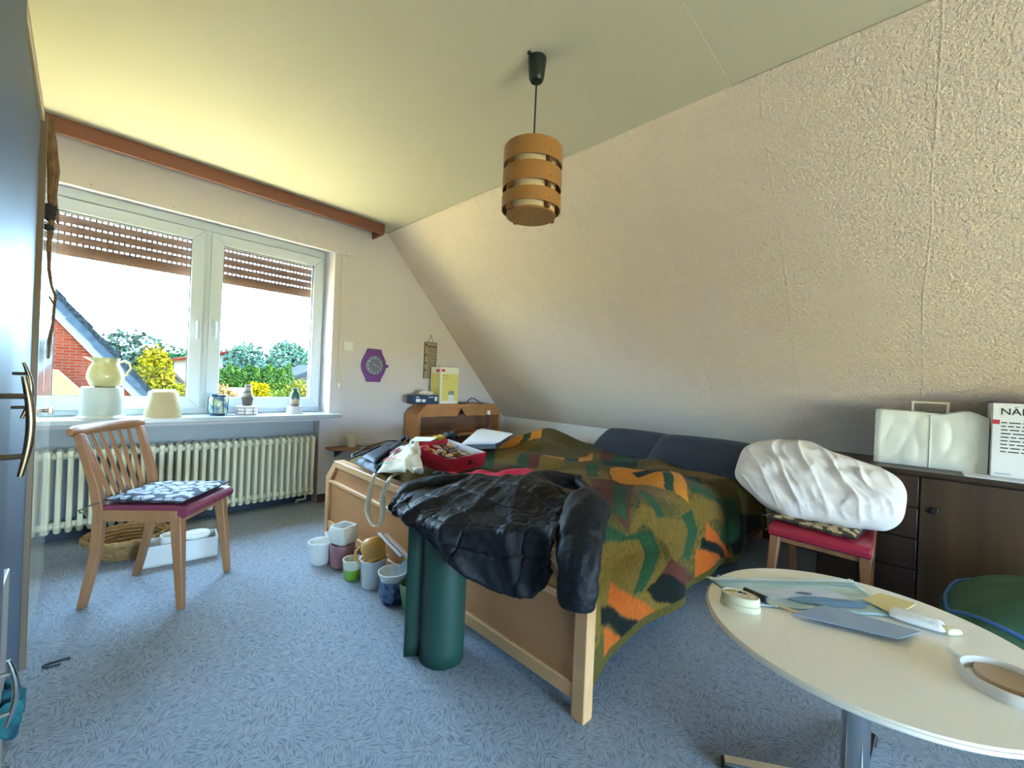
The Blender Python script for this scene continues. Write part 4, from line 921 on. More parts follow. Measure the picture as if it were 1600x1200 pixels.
def pad(c, ax, ay, sx, sy, th, p=4, wr=0, seed=0, nu=36, nv=28, sag=0):
    c = Vector(c); ax = Vector(ax).normalized(); n_ = ax.cross(Vector(ay)).normalized(); ay = n_.cross(ax)
    def fn(a, b):
        q = c+ax*a*sx*(1-.04*b*b)+ay*b*sy*(1-.04*a*a)
        return q+n_*(sag*(a*a+b*b)), n_
    return MB().cushion(nu, nv, fn, lambda a, b: (th*(1+wr*nz(a*3+seed, b*3, seed)+wr*.6*nz(a*7, b*7+seed, 2)), th*.8), p)
M_navyp = mat('dark_pillow', '#23242e', .9, bump=(30, .12), sheen=.1)
tag(pad((3.20, 1.66, .60), (.05, 1, 0), (.75, 0, .42), .34, .17, .065, 3, .15, 1).build('pillow', M_navyp), 'dark grey pillow at the head of the bed, the farther one', 'pillow', 'dark pillows')
tag(pad((3.06, 1.06, .60), (-.05, 1, 0), (.75, 0, .46), .36, .19, .075, 3, .15, 2).build('pillow', M_navyp), 'dark grey pillow at the head of the bed, beside the white pillow', 'pillow', 'dark pillows')
# pink red cloth between jacket and box
M_pink = mat('crimson_cloth', '#c8204e', .75, bump=(12, .2))
pk = [at(x, y, 2, .585) for x, y in ((690, 752), (715, 738), (770, 733), (838, 738), (835, 752), (760, 765))]
pc0 = (at(692, 748, 2, .60)+at(842, 737, 2, .60))/2
pa = (at(842, 737, 2, .60)-at(692, 748, 2, .60)).normalized(); pl_ = (at(842, 737, 2, .60)-at(692, 748, 2, .60)).length/2
pbv = Vector((-pa.y, pa.x, 0))
m_ = MB().grid(50, 26, lambda u, v: (lambda q: Vector((q.x, q.y, max(bed_top(q.x, q.y), .53)+.036+.034*abs(math.sin(u*9+2*nz(u*3, v*3)))*smooth(min(v, 1-v)*5)+.02*nz(u*5, v*5, 3))))(pc0+pa*(u*2-1)*pl_+pbv*((v*2-1)*.17)))
tag(m_.build('red_cloth', M_pink, solid=.004, smooth_angle=80), 'crumpled crimson cloth between the jacket and the red box', 'cloth')

# red cardboard box full of small metal things
zr1, zr2 = .625, .675
fL, fR = at(663, 690, 2, zr2), at(718, 684, 2, zr2); nL, nR = at(672, 727, 2, zr1), at(737, 710, 2, zr1)
exv = ((nR-nL)+(fR-fL))/2; eyv = ((fL-nL)+(fR-nR))/2; exn = exv.normalized(); eyn = (eyv-exn*eyv.dot(exn)); dp = eyn.length; eyn.normalize(); wdt = exv.length; nrm = exn.cross(eyn)
cen = (fL+fR+nL+nR)/4+exn*.015; dpt = .085
rb = thing('red_box', 'open red cardboard box full of jumbled cutlery and trinkets on the bed', 'box', tuple(cen-nrm*dpt))
M_redcard = mat('red_card', '#b01a30', .5); M_Bx = Matrix((exn, eyn, nrm)).transposed()
def rbox(u0, u1, v0, v1, w0, w1, name, m, par=rb):
    return MB().obox(cen+exn*(u0+u1)/2+eyn*(v0+v1)/2+nrm*(w0+w1)/2, (u1-u0, v1-v0, w1-w0), M_Bx).build(name, m, par, bevel=.001)
hw_, hd_ = wdt/2, dp/2
rbox(-hw_, hw_, -hd_, hd_, -dpt, -dpt+.004, 'box_bottom', M_redcard)
rbox(-hw_, hw_, -hd_, -hd_+.004, -dpt, 0, 'box_side', M_redcard); rbox(-hw_, hw_, hd_-.004, hd_, -dpt, 0, 'box_side', M_redcard)
rbox(-hw_, -hw_+.004, -hd_, hd_, -dpt, 0, 'box_side', M_redcard); s_ = rbox(hw_-.004, hw_, -hd_, hd_, -dpt, 0, 'box_side', M_redcard)
rbox(hw_-.006, hw_-.004, -hd_+.004, hd_-.004, -dpt+.004, 0, 'white_lining', M_paper)
MB().lathe([(0, 0), (.013, 0), (.013, .002), (0, .002)], cen-eyn*hd_+nrm*(-dpt*.5)+exn*.02, 18, Matrix((exn, nrm, -eyn)).transposed()).build('finger_hole', M_dark, rb)
rnd = random.Random(5); JM = [M_chrome, mat('tin', '#9a9a92', .3, metal=1), mat('ivory', '#d8cdb0', .5), mat('pinkish', '#c9a79a', .5), mat('gunmetal', '#4d4f4c', .35, metal=1), mat('brass_y', '#b08a3c', .3, metal=1)]
for k in range(64):
    u, v = rnd.uniform(-hw_+.035, hw_-.035), rnd.uniform(-hd_+.035, hd_-.035); c = cen+exn*u+eyn*v+nrm*(-dpt+.018+rnd.uniform(0, .055))
    a = rnd.uniform(0, 6.28); d = exn*math.cos(a)+eyn*math.sin(a)+nrm*rnd.uniform(-.25, .25); e = d.cross(nrm).normalized(); kind = k % 4
    c = c-exn*max(0, abs(u)+.05-hw_)*(1 if u > 0 else -1)
    if kind == 0:
        m_ = MB().tube([c-d*.04, c, c+d*.028], .003, 6); m_.lathe([(0, -.002), (.013, -.001), (.014, .002), (.011, .003), (0, 0)], c+d*.036, 12); nm_, lb = 'small_spoon', 'small spoon'
    elif kind == 1:
        m_ = MB().lathe([(.010, 0), (.016, 0), (.016, .008), (.010, .008), (.0095, 0)], c, 16, M_Bx); nm_, lb = 'metal_ring', 'ring'
    elif kind == 2:
        m_ = pad(c, d, e, .028, .019, .007, 3, .3, k, 10, 8); nm_, lb = 'trinket', 'trinket'
    else:
        m_ = MB().beam(c-d*.04, c+d*.035, .007, .004, nrm); m_.lathe([(0, 0), (.006, 0), (.006, .006), (0, .006)], c+d*.035, 10); nm_, lb = 'key', 'key'
    tag(m_.build(nm_, JM[(k*7+k//4) % 6]), {'small_spoon': 'small spoon in the jumble of the red box', 'metal_ring': 'small ring in the jumble of the red box', 'trinket': 'small pale trinket in the jumble of the red box', 'key': 'small flat key like piece in the jumble of the red box'}[nm_], lb, 'trinkets in the red box')
for (u, v, r, m, lb) in ((-.62, .55, .022, mat('wood_ball', '#c58a4a', .5), 'small orange wooden ball in the red box'), (-.8, .45, .028, mat('red_ball', '#b0243a', .5), 'red crumpled ball in the red box'), (.55, .5, .016, mat('orange_bead', '#c98a50', .5), 'orange bead at the back of the red box')):
    c = cen+exn*u*hw_+eyn*v*hd_+nrm*(-.012); tag(MB().lathe([(0, -r)]+[(r*math.sin(math.pi*i/10), -r*math.cos(math.pi*i/10)) for i in range(1, 10)]+[(0, r)], c, 16).build('ball', m), lb, 'ball')

# canvas tote bag with print, straps over the footboard
tp = [at(588, 738, 2, .55), at(624, 700, 2, .63), at(655, 692, 2, .69), at(660, 736, 2, .63)]
def quad_pt(q, u, v): return q[0].lerp(q[1], v).lerp(q[3].lerp(q[2], v), u)
tb = thing('tote_bag', 'cream canvas tote bag with coloured print lying on the bed end', 'bag', tuple(at(600, 742, 2, .53)))
M_canv = mat('canvas', '#ddd6c2', .9, bump=(250, .1))
tn = (tp[3]-tp[0]).cross(tp[1]-tp[0]).normalized()
if tn.z < 0: tn = -tn
m_ = MB().cushion(40, 40, lambda a, b: (quad_pt(tp, (a+1)/2, (b+1)/2)+tn*(.012*nz(a*2.5, b*2.5, 4)+(.035*abs(math.sin(5*a-3*b+2*nz(a*2, b*2)))*smooth((a-.0)*1.5)-.02*smooth((a-.3)*2))), tn), lambda a, b: (.02, .02), p=6)
m_.build('bag_body', M_canv, tb, smooth_angle=70)
def on_bag(u, v, h=.030): return quad_pt(tp, u, v)+tn*h
bx_ = (tp[3]-tp[0]).normalized(); by_ = (tp[1]-tp[0]).normalized()
by_ = (by_-bx_*by_.dot(bx_)).normalized()
m_ = MB().prism([on_bag(.22, .62)+bx_*.028*math.cos(t)*(1+.15*math.cos(2*t))+by_*.032*math.sin(t)*(1-.12*math.cos(t*2)) for t in [2*math.pi*i/20 for i in range(20)]], tn*.002); m_.build('plum_print', mat('plum_ink', '#8e2a4c', .8), tb, smooth_angle=0)
for (v0, mm, k0) in ((.34, mat('pink_ink', '#d0607a', .8), 0), (.25, mat('coral_ink', '#d87a6a', .8), 1), (.14, mat('teal_ink', '#3f9a92', .8), 2)):
    m_ = MB(); rnd = random.Random(k0)
    for i in range(6):
        c = on_bag(.08+i*.055, v0); w_ = rnd.uniform(.004, .008)
        m_.beam(c-by_*.012, c+by_*.012, .003, .002, tn)
        if rnd.random() < .7: m_.beam(c+by_*.010, c+by_*.010+bx_*.012, .003, .002, tn)
        if rnd.random() < .6: m_.beam(c-by_*.010, c-by_*.010+bx_*.010, .003, .002, tn)
    m_.build('print_letters', mm, tb, smooth_angle=0)
m_ = MB()
for i in range(7):
    a = i*.45-.3; c = on_bag(.40, .80); m_.beam(c+(bx_*math.cos(a)+by_*math.sin(a))*.012, c+(bx_*math.cos(a)+by_*math.sin(a))*.03, .002, .002, tn)
m_.build('line_print', mat('brown_ink', '#6b4438', .8), tb, smooth_angle=0)
def ribbon(pts, w, th, name, m, par, side):
    m_ = MB(); P = [Vector(p) for p in pts]
    Q = []
    for i in range(len(P)-1):
        for k in range(5):
            t = k/5; p0 = P[max(i-1, 0)]; p1 = P[i]; p2 = P[i+1]; p3 = P[min(i+2, len(P)-1)]
            Q.append(.5*((2*p1)+(p2-p0)*t+(2*p0-5*p1+4*p2-p3)*t*t+(-p0+3*p1-3*p2+p3)*t**3))
    Q.append(P[-1]); side = Vector(side).normalized()
    m_.grid(2, len(Q), lambda u, v: Q[min(len(Q)-1, int(round(v*(len(Q)-1))))]+side*(u-.5)*w*(1-.3*math.sin(v*9)**2))
    return m_.build(name, m, par, solid=th, smooth_angle=60)
st = [at(x, y, 0, xx) for x, y, xx in ((600, 735, 1.20), (589, 738, 1.12), (583, 748, 1.075), (577, 775, 1.07), (574, 798, 1.07), (583, 820, 1.07), (593, 820, 1.07), (598, 800, 1.07), (598, 775, 1.07), (606, 755, 1.075), (612, 745, 1.12), (622, 740, 1.2))]
ribbon(st, .030, .002, 'strap', M_canv, tb, (.8, -.6, 0))
# black leather handbag
hb = thing('handbag', 'black leather handbag with handle on the far end of the footboard', 'bag', tuple(at(575, 735, 2, .53)))
M_leath = mat('black_leather', '#161b24', .6, bump=(160, .08), spec=.25)
q_ = [at(553, 722, 2, .535), at(625, 690, 2, .61), at(640, 696, 2, .615), at(588, 742, 2, .535)]
hn = (q_[3]-q_[0]).cross(q_[1]-q_[0]).normalized(); hn = hn if hn.z > 0 else -hn
MB().cushion(26, 26, lambda a, b: (quad_pt(q_, (a+1)/2, (b+1)/2)+hn*(.012*math.sin(b*4)*.5), hn), lambda a, b: (.028+.01*nz(a*2, b*2), .02), p=6).build('bag_body', M_leath, hb)
pf = lambda u, v, h: quad_pt(q_, u, v)+hn*h
MB().cushion(16, 16, lambda a, b: (pf(.5+a*.3, .35+b*.25, .033), hn), .012, p=6).build('front_pocket', M_leath, hb)
MB().tube([pf(.1, .92, .02), pf(-.18, .75, .03), pf(-.25, .35, .035), pf(-.18, .05, .03), pf(.0, -.02, .03), pf(.1, .2, .035), pf(.12, .5, .04)], .009, 8, flat=.5).build('handle', M_leath, hb)
MB().tube([pf(.3, .97, .02), pf(.6, 1.08, .04), pf(.9, 1.0, .03)], .010, 8).build('flap_edge', M_leath, hb)
MB().lathe([(0, 0), (.006, 0), (.006, .004), (0, .004)], pf(.32, .78, .034), 12).build('buckle', M_chrome, hb)
# stack of papers / folder on the far side of the bed
z_ = .625
f4 = [at(x, y, 2, z_) for x, y in ((722, 691), (748, 669), (797, 677), (775, 690))]
fd = thing('paper_folder', 'white papers on a dark folder at the far side of the bed', 'papers', tuple((f4[0]+f4[2])/2-Vector((0, 0, .05))))
m_ = MB().prism([p-Vector((0, 0, .052)) for p in f4], (0, 0, .035)); m_.build('folder', mat('dark_folder', '#3a3c44', .5), fd, bevel=.002)
for k in range(3):
    sh_ = Vector((.012*k-.01, -.01*k, -.016+k*.006)); MB().prism([p+sh_ for p in f4], (0, 0, .004)).build('paper_sheet', M_paper, fd, smooth_angle=0)
# work gloves
g0 = at(690, 684, 2, .60)
gl = thing('work_gloves', 'yellow and black work gloves behind the red box', 'gloves', tuple(g0-Vector((0, 0, .03))))
MB().cushion(16, 12, lambda a, b: (g0+Vector((a*.05-.02, b*.035, .004*math.sin(a*5))), Vector((0, 0, 1))), .022, p=3).build('yellow_glove', mat('yellow_knit', '#b59a3a', .8), gl)
MB().cushion(16, 12, lambda a, b: (g0+Vector((.085+a*.06, -.01+b*.04, .012+.01*math.sin(a*6))), Vector((0, 0, 1))), .028, p=3).build('black_glove', mat('black_knit', '#22242a', .8), gl)
# sheet of paper left of the gloves
z_ = .60; f4 = [at(x, y, 2, z_) for x, y in ((640, 690), (650, 683), (684, 684), (672, 690))]
tag(MB().prism(f4, (0, 0, .004)).build('paper_sheet', M_paper, smooth_angle=0), 'white paper sheet behind the red box', 'paper')

# ------------------------------------------------------------------ green roll beside the bed end
RCx, RCy, RR, RH = .985, 1.262, .088, .548
M_vinyl = mat('green_vinyl', '#1f3f33', .42, bump=(220, .12))
def spiral(t):
    a = R(150)+t*R(360)*1.55
    return RR-.012*(1-t), a
pts = []
for i in range(60):
    t = i/59; r, a = spiral(t); pts.append(Vector((RCx+r*math.cos(-a), RCy+r*math.sin(-a), 0)))
tail = pts[-1]; tdir_ = (pts[-1]-pts[-2]).normalized()
end = Vector((.872, 1.352, 0))
for i in range(1, 9): t = i/8; pts.append(tail.lerp(end, t)+tdir_*.03*math.sin(t*math.pi))
m_ = MB(); K = len(pts)
m_.grid(K, 12, lambda u, v: pts[int(round(u*(K-1)))]+Vector((0, 0, RH*v)))
tag(m_.build('vinyl_roll', M_vinyl, solid=.005, smooth_angle=70), 'upright roll of dark green vinyl leaning at the bed end', 'roll')

# ------------------------------------------------------------------ black quilted jacket over the footboard
M_jack = mat('black_nylon', '#101116', .62, bump=(70, .3, 4), spec=.3)
M_lin = mat('jacket_lining', '#1e1f27', .6)
jk = thing('puffer_jacket', 'black quilted jacket thrown over the footboard and the green roll', 'jacket', (1.05, 1.1, .50))
fx = [(.77, 1.030), (.84, 1.025), (.90, 1.0), (.965, .955), (1.03, .915), (1.1, .885), (1.2, .872), (1.35, .872), (1.45, .90), (1.55, .96)]
fz = [(.77, .50), (.80, .43), (.84, .375), (.90, .365), (.965, .385), (1.03, .425), (1.1, .45), (1.2, .50), (1.35, .535), (1.45, .515), (1.55, .52)]
bxk = [(.77, 1.26), (.90, 1.46), (1.05, 1.52), (1.25, 1.50), (1.4, 1.32), (1.55, 1.12)]
def jack(u, v):
    y = lerp(.775, 1.55, u); xf, zf, xb = interp(fx, y), interp(fz, y), interp(bxk, y)
    top = .572
    P = [Vector((xb, y+.05, bed_top(xb, y)+.02)), Vector((lerp(xb, 1.14, .55), y+.02, .60)), Vector((1.12, y, top+.004)), Vector((lerp(1.09, xf, .6), y, top)), Vector((xf, y, top-.03)), Vector((xf-.012, y, zf))]
    s = v*(len(P)-1); i = min(int(s), len(P)-2); t = s-i
    p0, p1, p2, p3 = P[max(i-1, 0)], P[i], P[i+1], P[min(i+2, len(P)-1)]
    q = .5*((2*p1)+(p2-p0)*t+(2*p0-5*p1+4*p2-p3)*t*t+(-p0+3*p1-3*p2+p3)*t**3)
    front = smooth((v-.55)/.25); up = Vector((-front, 0, 1-front*.7)).normalized()
    seam = max(0, 1-abs(((v*7.5+.25*nz(u*2, v*2, 2)) % 1)-.5)/.09)
    seam2 = max(0, 1-abs(((u*4.2+.3*nz(u*2, v*2, 8)) % 1)-.5)/.03)*front
    rg = noise.ridged_multi_fractal(Vector((u*5.5, v*4.2, 1.3)), .9, 2.1, 4, 1.0, 2.0)
    fold = (1-abs(math.sin(u*15+v*4+3.2*nz(u*2.4, v*2.2, 5))))**2
    wr = .011*(rg-1.0)+.022*fold*(.35+.65*front)+.020*nz(u*5, v*4, 1)-.009*seam-.007*seam2
    hood = gss(u, v, .42, .22, .22, .16, .05)+gss(u, v, .62, .42, .25, .10, .02)
    return q+up*(.014+max(-.010, wr)+hood)
m_ = MB().grid(200, 150, jack); m_.build('jacket_body', M_jack, jk, solid=.010, smooth_angle=80)
def sleeve(path, rad, name, seed, flat=.8):
    P = [Vector(p) for p in path]; Q = []; rr = []
    for i in range(len(P)-1):
        for k in range(22):
            t = k/22; p0, p1, p2, p3 = P[max(i-1, 0)], P[i], P[i+1], P[min(i+2, len(P)-1)]
            Q.append(.5*((2*p1)+(p2-p0)*t+(2*p0-5*p1+4*p2-p3)*t*t+(-p0+3*p1-3*p2+p3)*t**3)); rr.append(lerp(rad[i], rad[i+1], t))
    Q.append(P[-1]); rr.append(rad[-1]); n = 44; N = len(Q); vs = []
    ref = Vector((0, 0, 1))
    m_ = MB()
    def fn(u, v):
        i = int(round(v*(N-1))); d = (Q[min(i+1, N-1)]-Q[max(i-1, 0)]).normalized(); x = d.cross(Vector((.3, 1, .2))).normalized(); y = x.cross(d)
        a = u*2*math.pi; rgs = noise.ridged_multi_fractal(Vector((math.cos(a)*1.3+seed, math.sin(a)*1.3, v*7)), .9, 2.1, 4, 1.0, 2.0)
        r = rr[i]*(.93+.10*abs(math.sin(v*math.pi*5))**.4+.14*nz(math.cos(a)*1.6+seed, math.sin(a)*1.6, v*4)+.07*(rgs-1.1))
        return Q[i]+x*r*math.cos(a)*flat+y*r*math.sin(a)
    m_.grid(n, N, fn, closeu=True); o = m_.build(name, M_jack, jk, solid=-.012, smooth_angle=80); return Q
sleeve([(1.36, .86, .61), (1.24, .80, .635), (1.10, .735, .60), (1.025, .69, .52), (1.01, .683, .415)], [.05, .072, .074, .066, .058], 'sleeve', 3)
sleeve([(1.36, 1.28, .59), (1.23, 1.40, .595), (1.10, 1.49, .59), (.985, 1.54, .56), (.955, 1.535, .525)], [.04, .050, .052, .050, .046], 'sleeve', 9)
# hood / collar roll and details
hp = [at(x, y, 2, .63) for x, y in ((815, 770), (825, 755), (845, 748), (880, 750), (905, 755), (920, 765))]
sleeve([p+Vector((0, 0, .0)) for p in hp], [.02, .04, .045, .045, .035, .015], 'hood', 5, .7)
zp = [jack(.10+.02*i, .80+.035*i)+Vector((-.004, 0, .002)) for i in range(5)]
MB().tube(zp, .004, 6).build('pocket_zip', mat('zip_gold', '#8f8260', .35, metal=1), jk)
for (u, v) in ((.62, .965), (.38, .97), (.24, .95)):
    c = jack(u, v); MB().lathe([(0, 0), (.007, 0), (.006, .004), (0, .005)], c+Vector((-.002, 0, 0)), 12, Matrix.Rotation(R(-90), 3, 'Y')).build('snap_button', M_chrome, jk)

# ------------------------------------------------------------------ pots on the floor by the bed
def pot(name, label, px, py, prof, m, z0=0, wall=.006, n=36, fn=None, push=None, cat='pot'):
    """px,py: nearest point of the pot's foot on its plane; pushed back by its radius"""
    q = at(px, py, 2, z0); d = Vector((q.x, q.y, 0)).normalized(); c = q+d*(prof[0][0] if push is None else push)
    o = MB().lathe(vessel(prof, wall) if wall else prof, c, n, fn=fn).build(name, m); tag(o, label, cat, 'pots beside the bed'); return c
flute = lambda t, i: 1+.012*math.cos(26*t)
c1 = pot('fluted_pot', 'white fluted pot on the carpet, nearest the window', 500, 884, [(.044, 0), (.052, .015), (.058, .085), (.057, .095), (.064, .098), (.066, .122)], M_ceram, n=104, fn=flute)
c = pot('small_bowl', 'lower small white cup behind the square pot', 520, 868, [(.03, 0), (.042, .02), (.047, .09)], M_ceram)
c = pot('small_bowl', 'upper small white cup stacked behind the square pot', 519, 835, [(.030, .0), (.044, .012), (.047, .035)], M_ceram, z0=.0, push=.03) if False else Vector(c)
o = MB().lathe(vessel([(.034, 0), (.047, .02), (.050, .05)], .004), c+Vector((0, 0, .075)), 32).build('small_bowl', M_ceram); tag(o, 'upper small white cup stacked behind the square pot', 'pot', 'pots beside the bed')
c2_ = pot('pink_pot', 'dusky pink pot carrying the white square pot', 534, 890, [(.05, 0), (.06, .01), (.066, .125), (.068, .130)], mat('dusky_pink', '#a9757c', .4))
def squarish(t, i): return 1/max(abs(math.cos(t-.3))**6+abs(math.sin(t-.3))**6, 1e-6)**(1/6)*.92
o = MB().lathe(vessel([(.05, 0), (.066, .018), (.067, .075), (.058, .098)], .006), c2_+Vector((0, 0, .128)), 48, fn=squarish).build('square_pot', M_ceram); tag(o, 'white rounded square pot on the pink pot', 'pot', 'pots beside the bed')
M_lime = mat('lime_white_glaze', '#7fae2e', .25, coat=.3)
_n = M_lime.node_tree.nodes; _l = M_lime.node_tree.links; _tc = _n.new('ShaderNodeTexCoord'); _s = _n.new('ShaderNodeSeparateXYZ'); _l.new(_tc.outputs['Object'], _s.inputs[0])
_rp = _n.new('ShaderNodeValToRGB'); _e = _rp.color_ramp.elements; _e[0].position = .052; _e[0].color = (*srgb('#86b534'), 1); _e[1].position = .060; _e[1].color = (*srgb('#dedbc8'), 1)
_l.new(_s.outputs['Z'], _rp.inputs['Fac']); _l.new(_rp.outputs[0], _n['Principled BSDF'].inputs['Base Color'])
pot('lime_pot', 'white and lime green pot beside the pink pot', 550, 908, [(.036, 0), (.042, .01), (.050, .098), (.050, .102)], M_lime)
c3 = pot('white_pot', 'tall white pot holding the upturned yellow jug', 582, 922, [(.050, 0), (.056, .008), (.064, .125), (.068, .13), (.070, .142)], M_ceram)
# yellow jug upside down in the white pot
M_ochre = mat('ochre_glaze', '#cf9a4e', .4)
jy = thing('pitcher', 'ochre yellow jug turned upside down in the tall white pot', 'jug', tuple(c3+Vector((0, 0, .10))))
Rj = Matrix.Rotation(R(150), 3, 'X')@Matrix.Rotation(R(40), 3, 'Z'); cj = c3+Vector((.0, .01, .185))
prof = [(.036, -.05), (.052, -.035), (.060, -.005), (.055, .03), (.043, .05), (.047, .065)]
MB().lathe(vessel(prof, .004), cj, 32, Rj, fn=lambda t, i: 1+(.3*max(0, math.cos(t))**8 if i in (5, 6, 7, 8) else 0)).build('jug_body', M_ochre, jy)
MB().tube([cj+Rj@Vector(p) for p in ((-.045, 0, .045), (-.075, 0, .048), (-.092, 0, .02), (-.085, 0, -.015), (-.057, 0, -.025))], .008, 8).build('jug_handle', M_ochre, jy)
M_blue = mat('blue_glaze', '#1d3558', .25, var=(35, '#5a7aa4', .05), coat=.3)
c4 = pot('blue_pot', 'dark blue patterned pot with a white bowl on it', 612, 946, [(.042, 0), (.05, .006), (.062, .035), (.062, .105)], M_blue)
o = MB().lathe(vessel([(.042, 0), (.054, .01), (.060, .035), (.066, .045), (.069, .058)], .005), c4+Vector((0, 0, .085)), 36).build('white_bowl', M_ceram); tag(o, 'white bowl set in the dark blue pot', 'bowl', 'pots beside the bed')
pot('green_pot', 'pale green pot half hidden behind the green roll', 640, 956, [(.032, 0), (.044, .06), (.052, .115)], mat('pale_green_glaze', '#86a878', .4), push=.04)
# slats leaning in the gap between pots and footboard
def slat(label, pa, pb, w, th, m, name='slat'):
    tag(MB().beam(pa, pb, w, th).build(name, m, bevel=.002), label, 'slat')
xa = 1.075
slat('pinkish wooden slat leaning on the footboard behind the pots', at(640, 872, 0, 1.05), at(603, 834, 0, 1.088), .020, .008, mat('pink_wood', '#b89484', .5))
slat('olive metal rod leaning on the footboard behind the pots', at(642, 884, 0, 1.05), at(622, 850, 0, 1.085), .010, .010, mat('olive_metal', '#8a8866', .4))
slat('pale metal slat leaning on the footboard behind the yellow jug', at(628, 870, 0, 1.05), at(592, 833, 0, 1.088), .016, .006, mat('pale_metal', '#b9c3c8', .3))
o = MB().lathe([(0, 0), (.05, 0), (.085, .012), (.083, .016), (.05, .005), (0, .005)], (1.085, 1.66, .12), 32, Matrix.Rotation(R(-75), 3, 'Y')).build('plate', mat('grey_plate', '#8f9aa6', .35)); tag(o, 'grey plate leaning on the footboard behind the white bowl', 'plate')

# ------------------------------------------------------------------ pendant lamp
LX, LY = 1.243, 1.137
pl = thing('pendant_lamp', 'pendant lamp of bent wood rings hanging from the ceiling', 'lamp', (LX, LY, 1.72))
M_ven = mat('wood_veneer', '#a8763f', .45, var=(5, '#946432', .3), stretch=(1, 1, .15), trans=0)
M_shade = mat('inner_shade', '#d6bd95', .8)
tz = at(838, 92, 2, ZC)
cu_ = thing if False else None
MB().lathe([(0, 0), (.024, 0), (.030, .01), (.037, .085), (.037, .092), (0, .092)], (LX, LY, ZC-.092), 28).build('ceiling_cup', mat('dark_green_plastic', '#1a2420', .4), pl)
MB().box(LX-.055, LX-.030, LY-.006, LY+.006, ZC-.012, ZC).build('hook', M_black, pl, bevel=.002)
ztop, zbot = at(832, 230, 1, LY).z-.012, at(830, 338, 1, LY).z
MB().tube([(LX, LY, ZC-.085), (LX, LY, ztop-.05)], .0035, 8).build('cord', M_black, pl)
Rl = .119; Hh = ztop-zbot
rings = ((.00, .27), (.36, .27), (.73, .20))
MB().lathe([(Rl*.80, zbot-ztop+.0), (Rl*.80, -.02), (Rl*.795, -.02), (Rl*.795, zbot-ztop)], (LX, LY, ztop), 48).build('inner_shade', M_shade, pl)
for (a, h) in rings:
    z1 = ztop-a*Hh; z0 = z1-h*Hh
    MB().lathe([(Rl, 0), (Rl, z1-z0), (Rl-.0025, z1-z0), (Rl-.0025, 0)], (LX, LY, z0), 56).build('wood_ring', M_ven, pl)
MB().lathe([(Rl*.80, 0), (Rl*.84, 0), (Rl*.84, .008), (Rl*.80, .008)], (LX, LY, zbot-.004), 48).build('bottom_hoop', M_ven, pl)
MB().lathe([(0, 0), (Rl*.80, 0), (Rl*.80, .003), (0, .003)], (LX, LY, zbot+.012), 40).build('diffuser', mat('diffuser', '#d2c8b0', .6), pl)
for k in range(4):
    a = R(k*90-12); r0, r1 = Rl*.80, Rl-.002; ca, sa = math.cos(a), math.sin(a); w = .007
    q = lambda r, s, z: (LX+r*ca-s*w*sa, LY+r*sa+s*w*ca, z)
    MB().hexa([q(r0, -1, zbot), q(r1, -1, zbot), q(r1, 1, zbot), q(r0, 1, zbot), q(r0, -1, ztop-.01), q(r1, -1, ztop-.01), q(r1, 1, ztop-.01), q(r0, 1, ztop-.01)]).build('spacer', mat('dark_spacer', '#6e421c', .5), pl)
    for (rr_, h) in rings:
        zz = ztop-(rr_+h*.72)*Hh; MB().lathe([(0, 0), (.0024, 0), (.002, .002), (0, .0025)], (LX+Rl*ca, LY+Rl*sa, zz), 8, Matrix.Rotation(a, 3, 'Z')@Matrix.Rotation(R(90), 3, 'Y')).build('rivet', mat('rivet', '#4a2a14', .4), pl)
MB().tube([(LX, LY, zbot+.014), (LX, LY, zbot-.018)], .004, 8).build('finial', M_brass, pl)

# ------------------------------------------------------------------ sideboard and what stands on it
SX, SY1, STZ = 2.80, .352, .715
M_oak_d = mat('dark_oak', '#3b2716', .4, var=(14, '#241609', .25), stretch=(1, 1, .06), bump=(60, .1))
M_oak_m = mat('mid_oak', '#4d361c', .4, var=(12, '#2c1d0e', .3), stretch=(1, 1, .05), bump=(60, .1))
sb = thing('sideboard', 'dark oak sideboard against the low wall on the right', 'sideboard', (3.1, -.5, 0))
MB().box(SX+.02, 3.27, -1.6, SY1, .06, STZ-.022).build('carcass', M_oak_d, sb, smooth_angle=0)
MB().box(SX-.012, 3.275, -1.61, SY1+.01, STZ-.022, STZ).build('worktop', M_oak_d, sb, bevel=.003)
MB().box(SX+.06, 3.25, -1.56, SY1-.03, 0, .06).build('plinth', M_dark, sb, smooth_angle=0)
ysp = at(1436, 790, 0, SX).y
zs = [.08, .235, .385, .535, STZ-.028]
for i in range(4):
    dw = MB().box(SX, SX+.02, ysp+.004, SY1-.006, zs[i]+.003, zs[i+1]-.003).build('drawer', M_oak_d, sb, bevel=.002)
    MB().obox((SX-.008, (ysp+SY1)/2, (zs[i]+zs[i+1])/2), (.016, .03, .018)).build('knob', M_dark, dw, bevel=.003)
yy = [ysp, ysp-.52, ysp-1.04, -1.59]
for i in range(3):
    dw = MB().box(SX, SX+.02, yy[i+1]+.003, yy[i]-.003, .083, STZ-.031).build('door', M_oak_m, sb, bevel=.002)
    kz = at(1454, 797, 0, SX).z; MB().obox((SX-.007, yy[i]-.05, kz), (.014, .024, .03), Matrix.Rotation(R(20), 3, 'X')).build('knob', M_black, dw, bevel=.003)
